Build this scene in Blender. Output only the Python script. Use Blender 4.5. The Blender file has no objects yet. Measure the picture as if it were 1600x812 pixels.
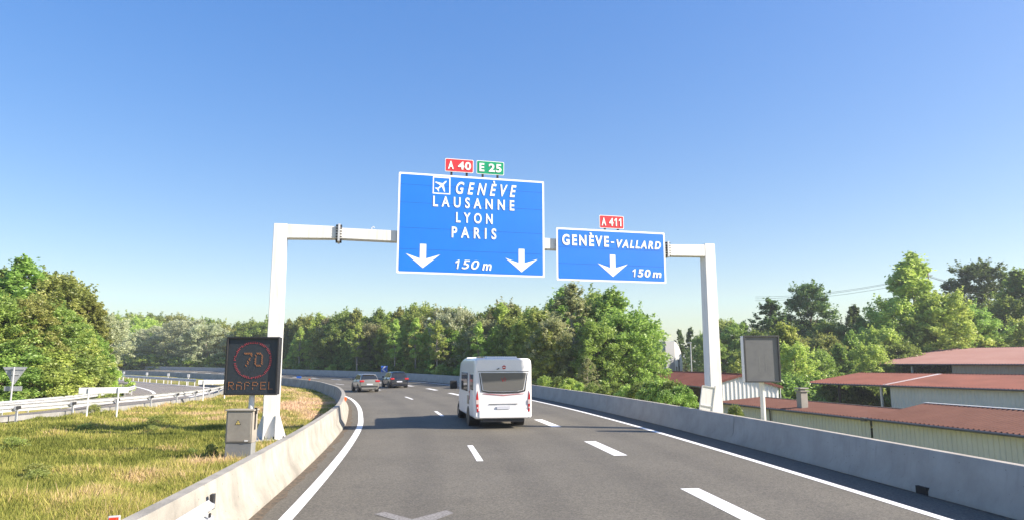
import bpy, math, random
import numpy as np
from mathutils import Vector, Matrix
R = math.radians
C = bpy.context.scene.collection
SC = bpy.context.scene

# ------------------------------------------------------------------ camera, sky, sun, exposure
EYE = 2.5
F_PX = 1050.0
PITCH = math.atan(160 / F_PX)
cam = bpy.data.cameras.new('camera'); camo = bpy.data.objects.new('camera', cam); C.objects.link(camo)
cam.sensor_width = 36; cam.lens = F_PX / 1600 * 36; cam.clip_end = 6000
camo.location = (0, 0, EYE); camo.rotation_euler = (math.pi / 2 + PITCH, 0, 0); SC.camera = camo

SUN_EL = 33.0
SUN_AZ = math.degrees(math.atan2(.982, -.19))          # clockwise from +Y
w = bpy.data.worlds.new('World'); SC.world = w; w.use_nodes = True
nt = w.node_tree
sky = nt.nodes.new('ShaderNodeTexSky'); sky.sky_type = 'NISHITA'; sky.sun_disc = False
sky.sun_elevation = R(SUN_EL); sky.sun_rotation = R(SUN_AZ)
sky.altitude = 400; sky.air_density = 1.2; sky.dust_density = 1.6; sky.ozone_density = 2.0
gm = nt.nodes.new('ShaderNodeGamma'); gm.inputs[1].default_value = .55
hs = nt.nodes.new('ShaderNodeHueSaturation'); hs.inputs['Saturation'].default_value = 1.95; hs.inputs['Hue'].default_value = .519; hs.inputs['Value'].default_value = 1.19
nt.links.new(sky.outputs[0], gm.inputs[0]); nt.links.new(gm.outputs[0], hs.inputs['Color']); nt.links.new(hs.outputs[0], nt.nodes['Background'].inputs[0])
nt.nodes['Background'].inputs[1].default_value = .15
sl = bpy.data.lights.new('sun', 'SUN'); so = bpy.data.objects.new('sun', sl); C.objects.link(so)
sl.energy = 4.7; sl.angle = R(.53); sl.color = (1, .89, .76)
sd = Vector((math.sin(R(SUN_AZ)) * math.cos(R(SUN_EL)), math.cos(R(SUN_AZ)) * math.cos(R(SUN_EL)), math.sin(R(SUN_EL))))
so.rotation_euler = sd.to_track_quat('Z', 'Y').to_euler()
SC.view_settings.view_transform = 'Standard'; SC.view_settings.look = 'None'
SC.view_settings.exposure = 1.2; SC.view_settings.gamma = 1; SC.view_settings.use_curve_mapping = False

# ------------------------------------------------------------------ helpers
def px_dir(x, y):
    dx = (x - 800) / F_PX; dy = -(y - 406) / F_PX
    return Vector((dx, math.cos(PITCH) - dy * math.sin(PITCH), math.sin(PITCH) + dy * math.cos(PITCH)))
def at(x, y, Y):
    """survey: the point a sight line meets at distance Y"""
    d = px_dir(x, y); return Vector((0, 0, EYE)) + d * (Y / d.y)

class MB:
    def __init__(s): s.v = []; s.f = []; s.m = []
    def add(s, vs, fs, mi=0):
        b = len(s.v); s.v += [tuple(p) for p in vs]; s.f += [tuple(i + b for i in f) for f in fs]; s.m += [mi] * len(fs); return s
    def box(s, c, d, rz=0, mi=0, rx=0, ry=0):
        M = Matrix.Translation(c) @ Matrix.Rotation(rz, 4, 'Z') @ Matrix.Rotation(ry, 4, 'Y') @ Matrix.Rotation(rx, 4, 'X')
        vs = [M @ Vector((x * d[0] / 2, y * d[1] / 2, z * d[2] / 2)) for z in (-1, 1) for y in (-1, 1) for x in (-1, 1)]
        return s.add(vs, [(0, 2, 3, 1), (4, 5, 7, 6), (0, 1, 5, 4), (2, 6, 7, 3), (0, 4, 6, 2), (1, 3, 7, 5)], mi)
    def tube(s, pts, rs, n=8, mi=0, cap=True):
        pts = [Vector(p) for p in pts]
        if not hasattr(rs, '__len__'): rs = [rs] * len(pts)
        vs = []
        for i, p in enumerate(pts):
            t = (pts[min(i + 1, len(pts) - 1)] - pts[max(i - 1, 0)]).normalized()
            u = t.cross(Vector((0, 0, 1)) if abs(t.z) < .9 else Vector((0, 1, 0))).normalized(); q = t.cross(u)
            for k in range(n):
                a = 2 * math.pi * k / n; vs.append(p + (u * math.cos(a) + q * math.sin(a)) * rs[i])
        fs = []
        for i in range(len(pts) - 1):
            for k in range(n):
                a = i * n + k; b = i * n + (k + 1) % n; fs.append((a, b, b + n, a + n))
        if cap: fs += [tuple(range(n - 1, -1, -1)), tuple(range((len(pts) - 1) * n, len(pts) * n))]
        return s.add(vs, fs, mi)
    def prism(s, poly, o, u, v, t, mi=0):
        """polygon (a,b) in plane o+a*u+b*v, thickened along t"""
        o, u, v, t = map(Vector, (o, u, v, t)); n = len(poly)
        vs = [o + u * a + v * b for a, b in poly] + [o + u * a + v * b + t for a, b in poly]
        return s.add(vs, [tuple(range(n - 1, -1, -1)), tuple(range(n, 2 * n))] + [(i, (i + 1) % n, (i + 1) % n + n, i + n) for i in range(n)], mi)
    def loft(s, secs, cap=True, mi=0, closed=True):
        n = len(secs[0]); vs = [p for q in secs for p in q]; fs = []
        for i in range(len(secs) - 1):
            for k in range(n if closed else n - 1):
                a = i * n + k; b = i * n + (k + 1) % n; fs.append((a, b, b + n, a + n))
        if cap and closed: fs += [tuple(range(n - 1, -1, -1)), tuple(range((len(secs) - 1) * n, len(secs) * n))]
        return s.add(vs, fs, mi)
    def build(s, name, mat, parent=None, smooth=False, bevel=0, sub=0, seg=2):
        me = bpy.data.meshes.new(name); me.from_pydata(s.v, [], s.f)
        for m in (mat if isinstance(mat, (list, tuple)) else [mat]): me.materials.append(m)
        me.polygons.foreach_set('material_index', s.m)
        me.update()
        import bmesh
        bm = bmesh.new(); bm.from_mesh(me); bmesh.ops.recalc_face_normals(bm, faces=bm.faces); bm.to_mesh(me); bm.free()
        o = bpy.data.objects.new(name, me); C.objects.link(o)
        if parent: o.parent = parent
        if bevel:
            b = o.modifiers.new('bevel', 'BEVEL'); b.width = bevel; b.segments = seg; b.limit_method = 'ANGLE'
            smooth = True
        if sub:
            b = o.modifiers.new('sub', 'SUBSURF'); b.levels = sub; b.render_levels = sub
        if smooth:
            me.polygons.foreach_set('use_smooth', [True] * len(me.polygons))
            if not sub: me.set_sharp_from_angle(angle=R(38))
        return o

def fast(name, V, Fc, k, mat, parent=None):
    me = bpy.data.meshes.new(name); n = len(Fc)
    me.vertices.add(len(V)); me.vertices.foreach_set('co', V.astype('f').ravel())
    me.loops.add(n * k); me.loops.foreach_set('vertex_index', Fc.astype('i').ravel())
    me.polygons.add(n); me.polygons.foreach_set('loop_start', np.arange(0, n * k, k, dtype='i'))
    me.update(calc_edges=True); me.materials.append(mat)
    o = bpy.data.objects.new(name, me); C.objects.link(o)
    if parent: o.parent = parent
    return o
def tag(o, label=None, cat=None, group=None, kind=None):
    if label: o['label'] = label
    if cat: o['category'] = cat
    if group: o['group'] = group
    if kind: o['kind'] = kind
    return o
def thing(name, label, cat, loc=(0, 0, 0), rz=0, group=None):
    o = bpy.data.objects.new(name, None); C.objects.link(o); o.location = loc; o.rotation_euler = (0, 0, rz)
    o.empty_display_size = .1
    return tag(o, label, cat, group)
def copy_tree(o, parent=None):
    c = o.copy(); C.objects.link(c); c.parent = parent
    for ch in list(o.children): copy_tree(ch, c)
    return c

# ------------------------------------------------------------------ materials
def mat(name, col, rough=.6, metal=0, spec=.5, var=0, scale=4, col2=None, bump=0, bscale=60, emit=0, coat=0, detail=6, lo=.35, hi=.65, alpha=None):
    m = bpy.data.materials.new(name); m.use_nodes = True; t = m.node_tree; p = t.nodes['Principled BSDF']
    p.inputs['Roughness'].default_value = rough; p.inputs['Metallic'].default_value = metal
    p.inputs['Specular IOR Level'].default_value = spec; p.inputs['Coat Weight'].default_value = coat
    p.inputs['Base Color'].default_value = (*col, 1)
    tc = t.nodes.new('ShaderNodeTexCoord')
    if col2 is not None or var:
        if col2 is None: col2 = [c * (1 - var) for c in col]
        n = t.nodes.new('ShaderNodeTexNoise'); n.inputs['Scale'].default_value = scale; n.inputs['Detail'].default_value = detail
        n.inputs['Roughness'].default_value = .65
        if name == 'white_painted_steel':                  # rain streaks run down the posts
            mp = t.nodes.new('ShaderNodeMapping'); mp.inputs['Scale'].default_value = (3, 3, .25); t.links.new(tc.outputs['Object'], mp.inputs[0]); t.links.new(mp.outputs[0], n.inputs['Vector'])
        else: t.links.new(tc.outputs['Object'], n.inputs['Vector'])
        r = t.nodes.new('ShaderNodeValToRGB'); r.color_ramp.elements[0].position = lo; r.color_ramp.elements[1].position = hi
        r.color_ramp.elements[0].color = (*col2, 1); r.color_ramp.elements[1].color = (*col, 1)
        t.links.new(n.outputs[0], r.inputs[0]); t.links.new(r.outputs[0], p.inputs['Base Color'])
    if bump:
        n = t.nodes.new('ShaderNodeTexNoise'); n.inputs['Scale'].default_value = bscale; n.inputs['Detail'].default_value = 5
        t.links.new(tc.outputs['Object'], n.inputs['Vector'])
        b = t.nodes.new('ShaderNodeBump'); b.inputs['Strength'].default_value = bump; b.inputs['Distance'].default_value = .02
        t.links.new(n.outputs[0], b.inputs['Height']); t.links.new(b.outputs[0], p.inputs['Normal'])
    if emit: p.inputs['Emission Color'].default_value = (*col, 1); p.inputs['Emission Strength'].default_value = emit
    return m

def asphalt(name, base, dark, light):
    m = bpy.data.materials.new(name); m.use_nodes = True; t = m.node_tree; p = t.nodes['Principled BSDF']; L = t.links
    p.inputs['Roughness'].default_value = .82; p.inputs['Specular IOR Level'].default_value = .35
    tc = t.nodes.new('ShaderNodeTexCoord')
    def noise(s, d=4, rgh=.6):
        n = t.nodes.new('ShaderNodeTexNoise'); n.inputs['Scale'].default_value = s; n.inputs['Detail'].default_value = d
        n.inputs['Roughness'].default_value = rgh; L.new(tc.outputs['Object'], n.inputs['Vector']); return n
    def ramp(src, a, b, ca, cb):
        r = t.nodes.new('ShaderNodeValToRGB'); r.color_ramp.elements[0].position = a; r.color_ramp.elements[1].position = b
        r.color_ramp.elements[0].color = (*ca, 1); r.color_ramp.elements[1].color = (*cb, 1); L.new(src, r.inputs[0]); return r
    big = ramp(noise(.25, 5).outputs[0], .3, .7, [c * .86 for c in base], [c * 1.10 for c in base])
    # polished wheel tracks and darker lane middles, two per lane
    la = t.nodes.new('ShaderNodeAttribute'); la.attribute_name = 'lat'
    m0 = t.nodes.new('ShaderNodeMath'); m0.operation = 'MULTIPLY_ADD'; m0.inputs[1].default_value = 6 * 2 * math.pi * .98; m0.inputs[2].default_value = .35; L.new(la.outputs['Fac'], m0.inputs[0])
    m1 = t.nodes.new('ShaderNodeMath'); m1.operation = 'COSINE'; L.new(m0.outputs[0], m1.inputs[0])
    wn = noise(.12, 3); m2 = t.nodes.new('ShaderNodeMath'); m2.operation = 'MULTIPLY'; L.new(m1.outputs[0], m2.inputs[0]); L.new(wn.outputs[0], m2.inputs[1])
    trk = ramp(m2.outputs[0], -.5, .5, (.93, .93, .93), (1.07, 1.07, 1.06))
    trk.color_ramp.elements[0].position = 0; mr = t.nodes.new('ShaderNodeMapRange'); mr.inputs[1].default_value = -.5; mr.inputs[2].default_value = .5; L.new(m2.outputs[0], mr.inputs[0]); L.new(mr.outputs[0], trk.inputs[0])
    st = ramp(noise(.9, 6, .7).outputs[0], .28, .42, (.84, .84, .85), (1, 1, 1))
    mt0 = t.nodes.new('ShaderNodeMix'); mt0.data_type = 'RGBA'; mt0.blend_type = 'MULTIPLY'; mt0.inputs[0].default_value = 1; L.new(big.outputs[0], mt0.inputs[6]); L.new(trk.outputs[0], mt0.inputs[7])
    mt1 = t.nodes.new('ShaderNodeMix'); mt1.data_type = 'RGBA'; mt1.blend_type = 'MULTIPLY'; mt1.inputs[0].default_value = 1; L.new(mt0.outputs[2], mt1.inputs[6]); L.new(st.outputs[0], mt1.inputs[7])
    vo = t.nodes.new('ShaderNodeTexVoronoi'); vo.inputs['Scale'].default_value = 38; L.new(tc.outputs['Object'], vo.inputs['Vector'])
    sx = t.nodes.new('ShaderNodeSeparateColor'); L.new(vo.outputs['Color'], sx.inputs[0])
    gr = ramp(sx.outputs[0], 0, 1, dark, light)
    mx = t.nodes.new('ShaderNodeMix'); mx.data_type = 'RGBA'; mx.blend_type = 'MULTIPLY'; mx.inputs[0].default_value = 1
    L.new(mt1.outputs[2], mx.inputs[6]); L.new(gr.outputs[0], mx.inputs[7]); L.new(mx.outputs[2], p.inputs['Base Color'])
    b = t.nodes.new('ShaderNodeBump'); b.inputs['Strength'].default_value = .5; b.inputs['Distance'].default_value = .01
    L.new(sx.outputs[0], b.inputs['Height']); L.new(b.outputs[0], p.inputs['Normal'])
    return m

def concrete(name, base, stain, amt=1.0):
    """cast concrete: blotches, vertical run marks, pin holes"""
    m = bpy.data.materials.new(name); m.use_nodes = True; t = m.node_tree; p = t.nodes['Principled BSDF']; L = t.links
    p.inputs['Roughness'].default_value = .88; p.inputs['Specular IOR Level'].default_value = .3
    tc = t.nodes.new('ShaderNodeTexCoord')
    def noise(s, d=5, vec=None, rgh=.6):
        n = t.nodes.new('ShaderNodeTexNoise'); n.inputs['Scale'].default_value = s; n.inputs['Detail'].default_value = d
        n.inputs['Roughness'].default_value = rgh; L.new(vec or tc.outputs['Object'], n.inputs['Vector']); return n
    def mixc(f, a, b):
        x = t.nodes.new('ShaderNodeMix'); x.data_type = 'RGBA'
        L.new(f, x.inputs[0])
        for i, c in ((6, a), (7, b)):
            if isinstance(c, (tuple, list)): x.inputs[i].default_value = (*c, 1)
            else: L.new(c, x.inputs[i])
        return x.outputs[2]
    def rng(src, a, b, hi=1.0):
        r = t.nodes.new('ShaderNodeMapRange'); r.inputs[1].default_value = a; r.inputs[2].default_value = b; r.inputs[4].default_value = hi
        L.new(src, r.inputs[0]); return r.outputs[0]
    c = mixc(rng(noise(1.3).outputs[0], .35, .7, .8 * amt), base, stain)
    mp = t.nodes.new('ShaderNodeMapping'); mp.inputs['Scale'].default_value = (1, 1, .06); L.new(tc.outputs['Object'], mp.inputs[0])
    c = mixc(rng(noise(9, 4, mp.outputs[0]).outputs[0], .55, .8, .35 * amt), c, [v * .72 for v in stain])
    vo = t.nodes.new('ShaderNodeTexVoronoi'); vo.inputs['Scale'].default_value = 7; L.new(tc.outputs['Object'], vo.inputs['Vector'])
    c = mixc(rng(vo.outputs['Distance'], .09, .04, .75 * amt), c, [v * .35 for v in stain])
    L.new(c, p.inputs['Base Color'])
    b = t.nodes.new('ShaderNodeBump'); b.inputs['Strength'].default_value = .35; b.inputs['Distance'].default_value = .02
    L.new(noise(28, 6).outputs[0], b.inputs['Height']); L.new(b.outputs[0], p.inputs['Normal'])
    return m

def leafmat(name, cols, trans=.5):
    m = bpy.data.materials.new(name); m.use_nodes = True; t = m.node_tree; L = t.links
    t.nodes.remove(t.nodes['Principled BSDF'])
    g = t.nodes.new('ShaderNodeNewGeometry'); oi = t.nodes.new('ShaderNodeObjectInfo')
    r = t.nodes.new('ShaderNodeValToRGB')
    while len(r.color_ramp.elements) < len(cols): r.color_ramp.elements.new(.5)
    for i, c in enumerate(cols): r.color_ramp.elements[i].position = i / (len(cols) - 1); r.color_ramp.elements[i].color = (*c, 1)
    tc = t.nodes.new('ShaderNodeTexCoord'); n = t.nodes.new('ShaderNodeTexNoise'); n.inputs['Scale'].default_value = .55
    L.new(tc.outputs['Object'], n.inputs['Vector'])
    a = t.nodes.new('ShaderNodeMath'); a.operation = 'MULTIPLY_ADD'; a.inputs[1].default_value = .55; L.new(g.outputs['Random Per Island'], a.inputs[0])
    s = t.nodes.new('ShaderNodeMath'); s.operation = 'MULTIPLY_ADD'; s.inputs[1].default_value = 1.5; s.inputs[2].default_value = -.55; L.new(n.outputs[0], s.inputs[0])
    L.new(s.outputs[0], a.inputs[2]); L.new(a.outputs[0], r.inputs[0])
    hs = t.nodes.new('ShaderNodeHueSaturation')
    h = t.nodes.new('ShaderNodeMapRange'); h.inputs[3].default_value = .477; h.inputs[4].default_value = .512; hs.inputs['Saturation'].default_value = .93; L.new(oi.outputs['Random'], h.inputs[0]); L.new(h.outputs[0], hs.inputs['Hue'])
    v = t.nodes.new('ShaderNodeMapRange'); v.inputs[3].default_value = .8; v.inputs[4].default_value = 1.2; L.new(oi.outputs['Random'], v.inputs[0]); L.new(v.outputs[0], hs.inputs['Value'])
    L.new(r.outputs[0], hs.inputs['Color'])
    d = t.nodes.new('ShaderNodeBsdfDiffuse'); tr = t.nodes.new('ShaderNodeBsdfTranslucent'); gl = t.nodes.new('ShaderNodeBsdfGlossy'); gl.inputs['Roughness'].default_value = .45
    L.new(hs.outputs[0], d.inputs[0]); L.new(hs.outputs[0], tr.inputs[0]); gl.inputs[0].default_value = (.5, .5, .5, 1)
    mx = t.nodes.new('ShaderNodeMixShader'); mx.inputs[0].default_value = trans; L.new(d.outputs[0], mx.inputs[1]); L.new(tr.outputs[0], mx.inputs[2])
    m2 = t.nodes.new('ShaderNodeMixShader'); m2.inputs[0].default_value = .06; L.new(mx.outputs[0], m2.inputs[1]); L.new(gl.outputs[0], m2.inputs[2])
    L.new(m2.outputs[0], t.nodes['Material Output'].inputs[0])
    return m

M = {}
M['asphalt'] = asphalt('asphalt', (.124, .115, .095), (.68, .68, .68), (1.30, 1.29, 1.26))
M['asphalt_ramp'] = asphalt('asphalt_ramp', (.20, .182, .165), (.5, .5, .5), (1.4, 1.4, 1.38))
M['paint'] = mat('road_paint', (.80, .80, .78), .6, col2=(.52, .51, .49), scale=14, lo=.28, hi=.42)
M['paint_worn'] = mat('worn_paint', (.27, .26, .245), .8, col2=(.14, .13, .12), scale=26, lo=.4, hi=.6)
M['conc_pale'] = concrete('barrier_concrete_pale', (.37, .35, .305), (.21, .20, .175), 1.2)
M['conc_grey'] = concrete('barrier_concrete_grey', (.41, .38, .33), (.30, .275, .235), 1.0)
M['conc'] = concrete('footing_concrete', (.38, .36, .32), (.27, .25, .22))
M['dirt'] = mat('gutter_dirt', (.16, .12, .08), .95, col2=(.05, .045, .035), scale=9, bump=.5)
M['steel_white'] = mat('white_painted_steel', (.72, .72, .70), .42, col2=(.57, .56, .52), scale=2.2, lo=.25, hi=.5)
M['galv'] = mat('galvanised_steel', (.62, .63, .64), .42, .35, col2=(.47, .48, .49), scale=5)
M['galv_dark'] = mat('bolt_steel', (.05, .05, .055), .5, .5)
M['sign_blue'] = mat('sign_blue', (.003, .18, .72), .5, var=.07, scale=1.2)
M['sign_white'] = mat('sign_white', (.88, .88, .86), .4)
M['sign_red'] = mat('sign_red', (.68, .035, .045), .4)
M['sign_green'] = mat('sign_green', (.0, .30, .14), .4)
M['sign_back'] = mat('sign_back_grey', (.36, .38, .39), .5, .2, var=.15)
M['black'] = mat('black_plastic', (.02, .02, .022), .5)
M['vms_face'] = mat('display_face', (.030, .038, .048), .55)
M['vms_frame'] = mat('display_frame', (.022, .022, .024), .5)
M['vms_grey'] = mat('display_grey_panel', (.115, .12, .13), .6, col2=(.145, .15, .155), scale=3, lo=.45, hi=.7)
M['led_red'] = mat('lit_red', (.42, .055, .07), .6, emit=.03)
M['led_or'] = mat('lit_orange', (.42, .17, .06), .6, emit=.03)
M['cab'] = mat('cabinet_beige', (.36, .33, .28), .7, var=.22, scale=3)
M['cab2'] = mat('cabinet_grey', (.27, .28, .28), .75, var=.2, scale=3)
M['yellow'] = mat('warning_yellow', (.8, .62, .2), .5)
M['mh_white'] = mat('motorhome_white', (.80, .80, .80), .28, coat=.3, var=.04, scale=2)
M['glass'] = mat('dark_glass', (.018, .022, .026), .06, spec=.8)
M['glass_grey'] = mat('tinted_window', (.13, .13, .125), .12, spec=.5)
M['tyre'] = mat('tyre', (.018, .018, .018), .85)
M['rim'] = mat('rim', (.5, .5, .51), .35, .7)
M['tail'] = mat('tail_light', (.42, .02, .025), .2, coat=.5)
M['silver'] = mat('silver_paint', (.24, .235, .22), .3, .45, coat=.5)
M['navy'] = mat('navy_paint', (.012, .016, .03), .2, .2, coat=.8)
M['plate'] = mat('number_plate', (.52, .54, .60), .5)
M['roof_brown'] = mat('roof_brown', (.165, .078, .058), .8, spec=.15, col2=(.135, .062, .047), scale=.8)
M['roof_red'] = mat('roof_red', (.22, .088, .068), .8, spec=.1, col2=(.155, .064, .05), scale=.45, lo=.3, hi=.7)
M['roof_pink'] = mat('roof_faded', (.29, .175, .155), .8, spec=.12, col2=(.25, .135, .118), scale=.35, lo=.3, hi=.7)
M['clad_green'] = mat('cladding_pale_green', (.62, .63, .55), .55, var=.1, scale=1)
M['clad_cream'] = mat('cladding_cream', (.72, .69, .60), .55, var=.1, scale=1)
M['clad_tan'] = mat('cladding_tan', (.48, .42, .30), .6, var=.1)
M['clad_white'] = mat('cladding_white', (.80, .79, .75), .5, var=.05)
M['dark'] = mat('hole_shade_black', (.02, .018, .016), .9)
M['wood_dark'] = mat('dark_wood', (.07, .05, .04), .8, var=.3)
M['wood_pole'] = mat('wood_pole', (.28, .13, .06), .8, var=.3)
M['gutter'] = mat('gutter', (.10, .10, .10), .5)
M['render_white'] = mat('white_render', (.72, .72, .70), .7, var=.08)
M['render_grey'] = mat('grey_render', (.33, .34, .35), .7, var=.08)
M['orange_wall'] = mat('orange_render', (.62, .36, .2), .8)
M['bark'] = mat('bark', (.17, .13, .10), .9, var=.4, scale=6, bump=.5, bscale=20)
M['bark_pale'] = mat('pale_bark', (.36, .32, .26), .9, var=.35, scale=6)
M['orange'] = mat('orange_reflector', (.85, .16, .03), .35)
M['red_ref'] = mat('red_reflector', (.75, .05, .03), .3)
M['blue_ref'] = mat('blue_sheet', (.03, .14, .60), .4)
M['cable'] = mat('cable', (.06, .06, .065), .6)
M['leaf_green'] = leafmat('leaf_green', [(0.119, 0.201, 0.032), (0.222, 0.348, 0.052), (0.334, 0.487, 0.080), (0.444, 0.591, 0.113)])
M['leaf_olive'] = leafmat('leaf_olive', [(0.158, 0.209, 0.041), (0.284, 0.348, 0.065), (0.413, 0.471, 0.104), (0.571, 0.575, 0.161)])
M['leaf_yellow'] = leafmat('leaf_yellow', [(0.205, 0.296, 0.048), (0.365, 0.504, 0.080), (0.539, 0.661, 0.121), (0.667, 0.748, 0.193)])
M['leaf_dark'] = leafmat('leaf_dark', [(0.064, 0.113, 0.030), (0.112, 0.192, 0.046), (0.175, 0.270, 0.065), (0.238, 0.330, 0.089)])
M['leaf_pale'] = leafmat('leaf_pale', [(0.301, 0.348, 0.178), (0.460, 0.523, 0.290), (0.602, 0.661, 0.403), (0.730, 0.782, 0.516)])
M['leaf_brown'] = leafmat('leaf_brown', [(0.180, 0.206, 0.072), (0.288, 0.319, 0.120), (0.396, 0.401, 0.180), (0.480, 0.437, 0.240)])

# ------------------------------------------------------------------ road survey: left kerb line, width, height of right side
LT = [(-2.9, -25, 12.1, 0), (-3.0, -12, 12.1, 0), (-3.25, 0, 12.15, 0), (-3.75, 7, 12.25, 0), (-4.25, 11.4, 12.3, 0), (-4.82, 15.9, 12.35, 0), (-5.65, 21.6, 12.45, 0), (-6.75, 28, 12.6, 0),
      (-7.6, 31.8, 12.8, 0), (-8.8, 37, 13.0, 0), (-10.15, 42.1, 13.2, .01), (-12.1, 48.6, 13.5, .06), (-14.15, 54, 13.8, .14), (-17, 61.3, 14.1, .25), (-20.4, 68.1, 14.5, .31),
      (-25.6, 77, 15, .36), (-42.5, 100, 16, .47), (-59, 121, 16, .5), (-77, 142, 16, .55), (-92, 155, 16, .66), (-110, 168, 16, .78), (-135, 182, 16, .85), (-175, 200, 16, .9), (-240, 220, 16, 1.0)]
def crom(P, step):
    P = np.array(P, float); out = []
    for i in range(len(P) - 1):
        a = P[max(i - 1, 0)]; b = P[i]; c = P[i + 1]; d = P[min(i + 2, len(P) - 1)]
        L = np.linalg.norm((c - b)[:2]); n = max(1, int(round(L / step)))
        # centripetal-safe hermite with length-scaled tangents
        la = max(np.linalg.norm((b - a)[:2]), 1e-6); lc = max(np.linalg.norm((d - c)[:2]), 1e-6)
        m0 = ((b - a) / la * L + (c - b) * (la / L if i else 1)) / (1 + (la / L if i else 1)) if i else (c - b)
        m0 = ((c - b) * la / L + (b - a) * L / la) / (la / L + L / la) * 1.0 if i else (c - b)
        m0 = ((b - a) / la + (c - b) / L) / 2 * L if i else (c - b)
        m1 = ((c - b) / L + (d - c) / lc) / 2 * L if i < len(P) - 2 else (c - b)
        for k in range(n):
            t = k / n; h = (2*t**3 - 3*t**2 + 1, t**3 - 2*t**2 + t, -2*t**3 + 3*t**2, t**3 - t**2)
            out.append(b * h[0] + m0 * h[1] + c * h[2] + m1 * h[3])
    out.append(P[-1]); return np.array(out)
RD = crom(LT, 1.0)
_k = np.hanning(9); _k /= _k.sum()
for j in range(4): RD[:, j] = np.convolve(np.pad(RD[:, j], 4, mode='reflect', reflect_type='odd'), _k, 'valid')
TG = np.gradient(RD[:, :2], axis=0); TG /= np.linalg.norm(TG, axis=1)[:, None]
NR = np.stack([TG[:, 1], -TG[:, 0]], 1)                    # right-hand normal
SS = np.concatenate([[0], np.cumsum(np.linalg.norm(np.diff(RD[:, :2], axis=0), axis=1))])
def rp(s, o, h=0, t=None):
    """road point at arc length s, offset o metres right of the left kerb line (or fraction t of the width)"""
    g = lambda a: float(np.interp(s, SS, a))
    wd = g(RD[:, 2])
    if t is not None: o = t * wd + o
    nx, ny = g(NR[:, 0]), g(NR[:, 1])
    return Vector((g(RD[:, 0]) + nx * o, g(RD[:, 1]) + ny * o, g(RD[:, 3]) * min(max(o / wd, 0), 1.05) + h))
def s_at_y(y): return float(np.interp(y, RD[:, 1], SS))
S_END = SS[-1]
def head(s): 
    a = rp(s - 1, 0); b = rp(s + 1, 0); return math.atan2(-(b.x - a.x), b.y - a.y)

def ribbon(mb, o0, o1, s0, s1, h, t0=None, t1=None, step=1.0):
    n = max(1, int(math.ceil((s1 - s0) / step))); vs = []
    for i in range(n + 1):
        s = s0 + (s1 - s0) * i / n
        vs += [rp(s, o0, h, t0), rp(s, o1, h, t1)]
    mb.add(vs, [(2*i, 2*i+1, 2*i+3, 2*i+2) for i in range(n)])
mb = MB(); n = int(S_END)
vs = []; K = 36
for i in range(n + 1):
    for k in range(K + 1): vs.append(rp(i, -.5 + 1.0 * k / K, 0, k / K))
mb.add(vs, [(i*(K+1)+k, i*(K+1)+k+1, (i+1)*(K+1)+k+1, (i+1)*(K+1)+k) for i in range(n) for k in range(K)])
ro = tag(mb.build('road', M['asphalt']), kind='structure')
la = ro.data.attributes.new('lat', 'FLOAT', 'POINT'); la.data.foreach_set('value', np.tile(np.arange(K + 1) / K, n + 1).astype('f'))

mk = MB()
sN = s_at_y(-10)
ribbon(mk, .48, .70, sN, S_END - 2, .006)
ribbon(mk, -1.22, -1.02, sN, S_END - 2, .006, 1, 1)
s0 = s_at_y(17.4)
for k in range(-2, 18):
    a = s0 + k * 14.6 - .15; ribbon(mk, -.085, .085, a, a + 3.3, .006, .342, .342)
s0 = s_at_y(18.1)
for k in range(-3, 32):
    a = s0 + k * 8.05 - .35; ribbon(mk, -.19, .19, a, a + 3.3, .006, .656, .656)
tag(mk.build('lane_markings', M['paint']), kind='structure')
mk = MB()
mk.add([(-2.30, 11.72, .006), (-2.16, 11.90, .006), (-1.62, 11.36, .006), (-1.66, 11.08, .006)], [(0, 1, 2, 3)])
mk.add([(-1.66, 11.08, .0065), (-1.62, 11.34, .0065), (-1.12, 12.02, .0065), (-.98, 11.80, .0065), (-1.45, 10.8, .0065), (-1.6, 10.2, .0065)], [(0, 1, 2, 3, 4, 5)])
tag(mk.build('worn_arrow_marking', M['paint_worn']), kind='structure')

# dirt strips in the gutters
mk = MB(); n = 150; sa, sb = s_at_y(2), s_at_y(75); vs = []
rnd = random.Random(3)
for i in range(n + 1):
    s = sa + (sb - sa) * i / n; vs += [rp(s, -.05, .004), rp(s, .07 + rnd.random() * .12 + .10 * math.sin(s * 1.7) ** 2, .004)]
mk.add(vs, [(2*i, 2*i+1, 2*i+3, 2*i+2) for i in range(n)])
b0 = len(mk.v); vs = []
for i in range(n + 1):
    s = sa + (sb - sa) * i / n; vs += [rp(s, .05, .004, 1), rp(s, -.04 - rnd.random() * .06 - .05 * math.sin(s * 1.1) ** 2, .004, 1)]
mk.add(vs, [(2*i, 2*i+1, 2*i+3, 2*i+2) for i in range(n)])
tag(mk.build('gutter_dirt', M['dirt']), kind='structure')

# ------------------------------------------------------------------ ramp road
RR = crom([(-22.6, 8, 0), (-22.2, 20, 0), (-22.0, 27.8, 0), (-21.3, 35, 0), (-21.4, 42, 0), (-22.8, 51, 0), (-25.6, 60, 0), (-29.6, 69, 0), (-34.2, 74.2, 0), (-42.5, 83, 0), (-65.5, 109, 0), (-85, 126, 0), (-112, 142, 0)], 1)
RL = crom([(-30, 8, -.3), (-28.4, 20, -.3), (-27.3, 27.8, -.3), (-27.0, 35, -.3), (-27.2, 43, -.25), (-28.7, 50.5, -.1), (-31.5, 56, 0), (-35.5, 61.5, 0), (-41, 68, 0), (-50, 78, 0), (-73, 103, 0), (-92, 119, 0), (-118, 134, 0)], 1)
def resamp(P, n):
    d = np.concatenate([[0], np.cumsum(np.linalg.norm(np.diff(P[:, :2], axis=0), axis=1))]); q = np.linspace(0, d[-1], n)
    return np.stack([np.interp(q, d, P[:, j]) for j in range(3)], 1)
A_, B_ = resamp(RR, 160), resamp(RL, 160)
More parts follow.
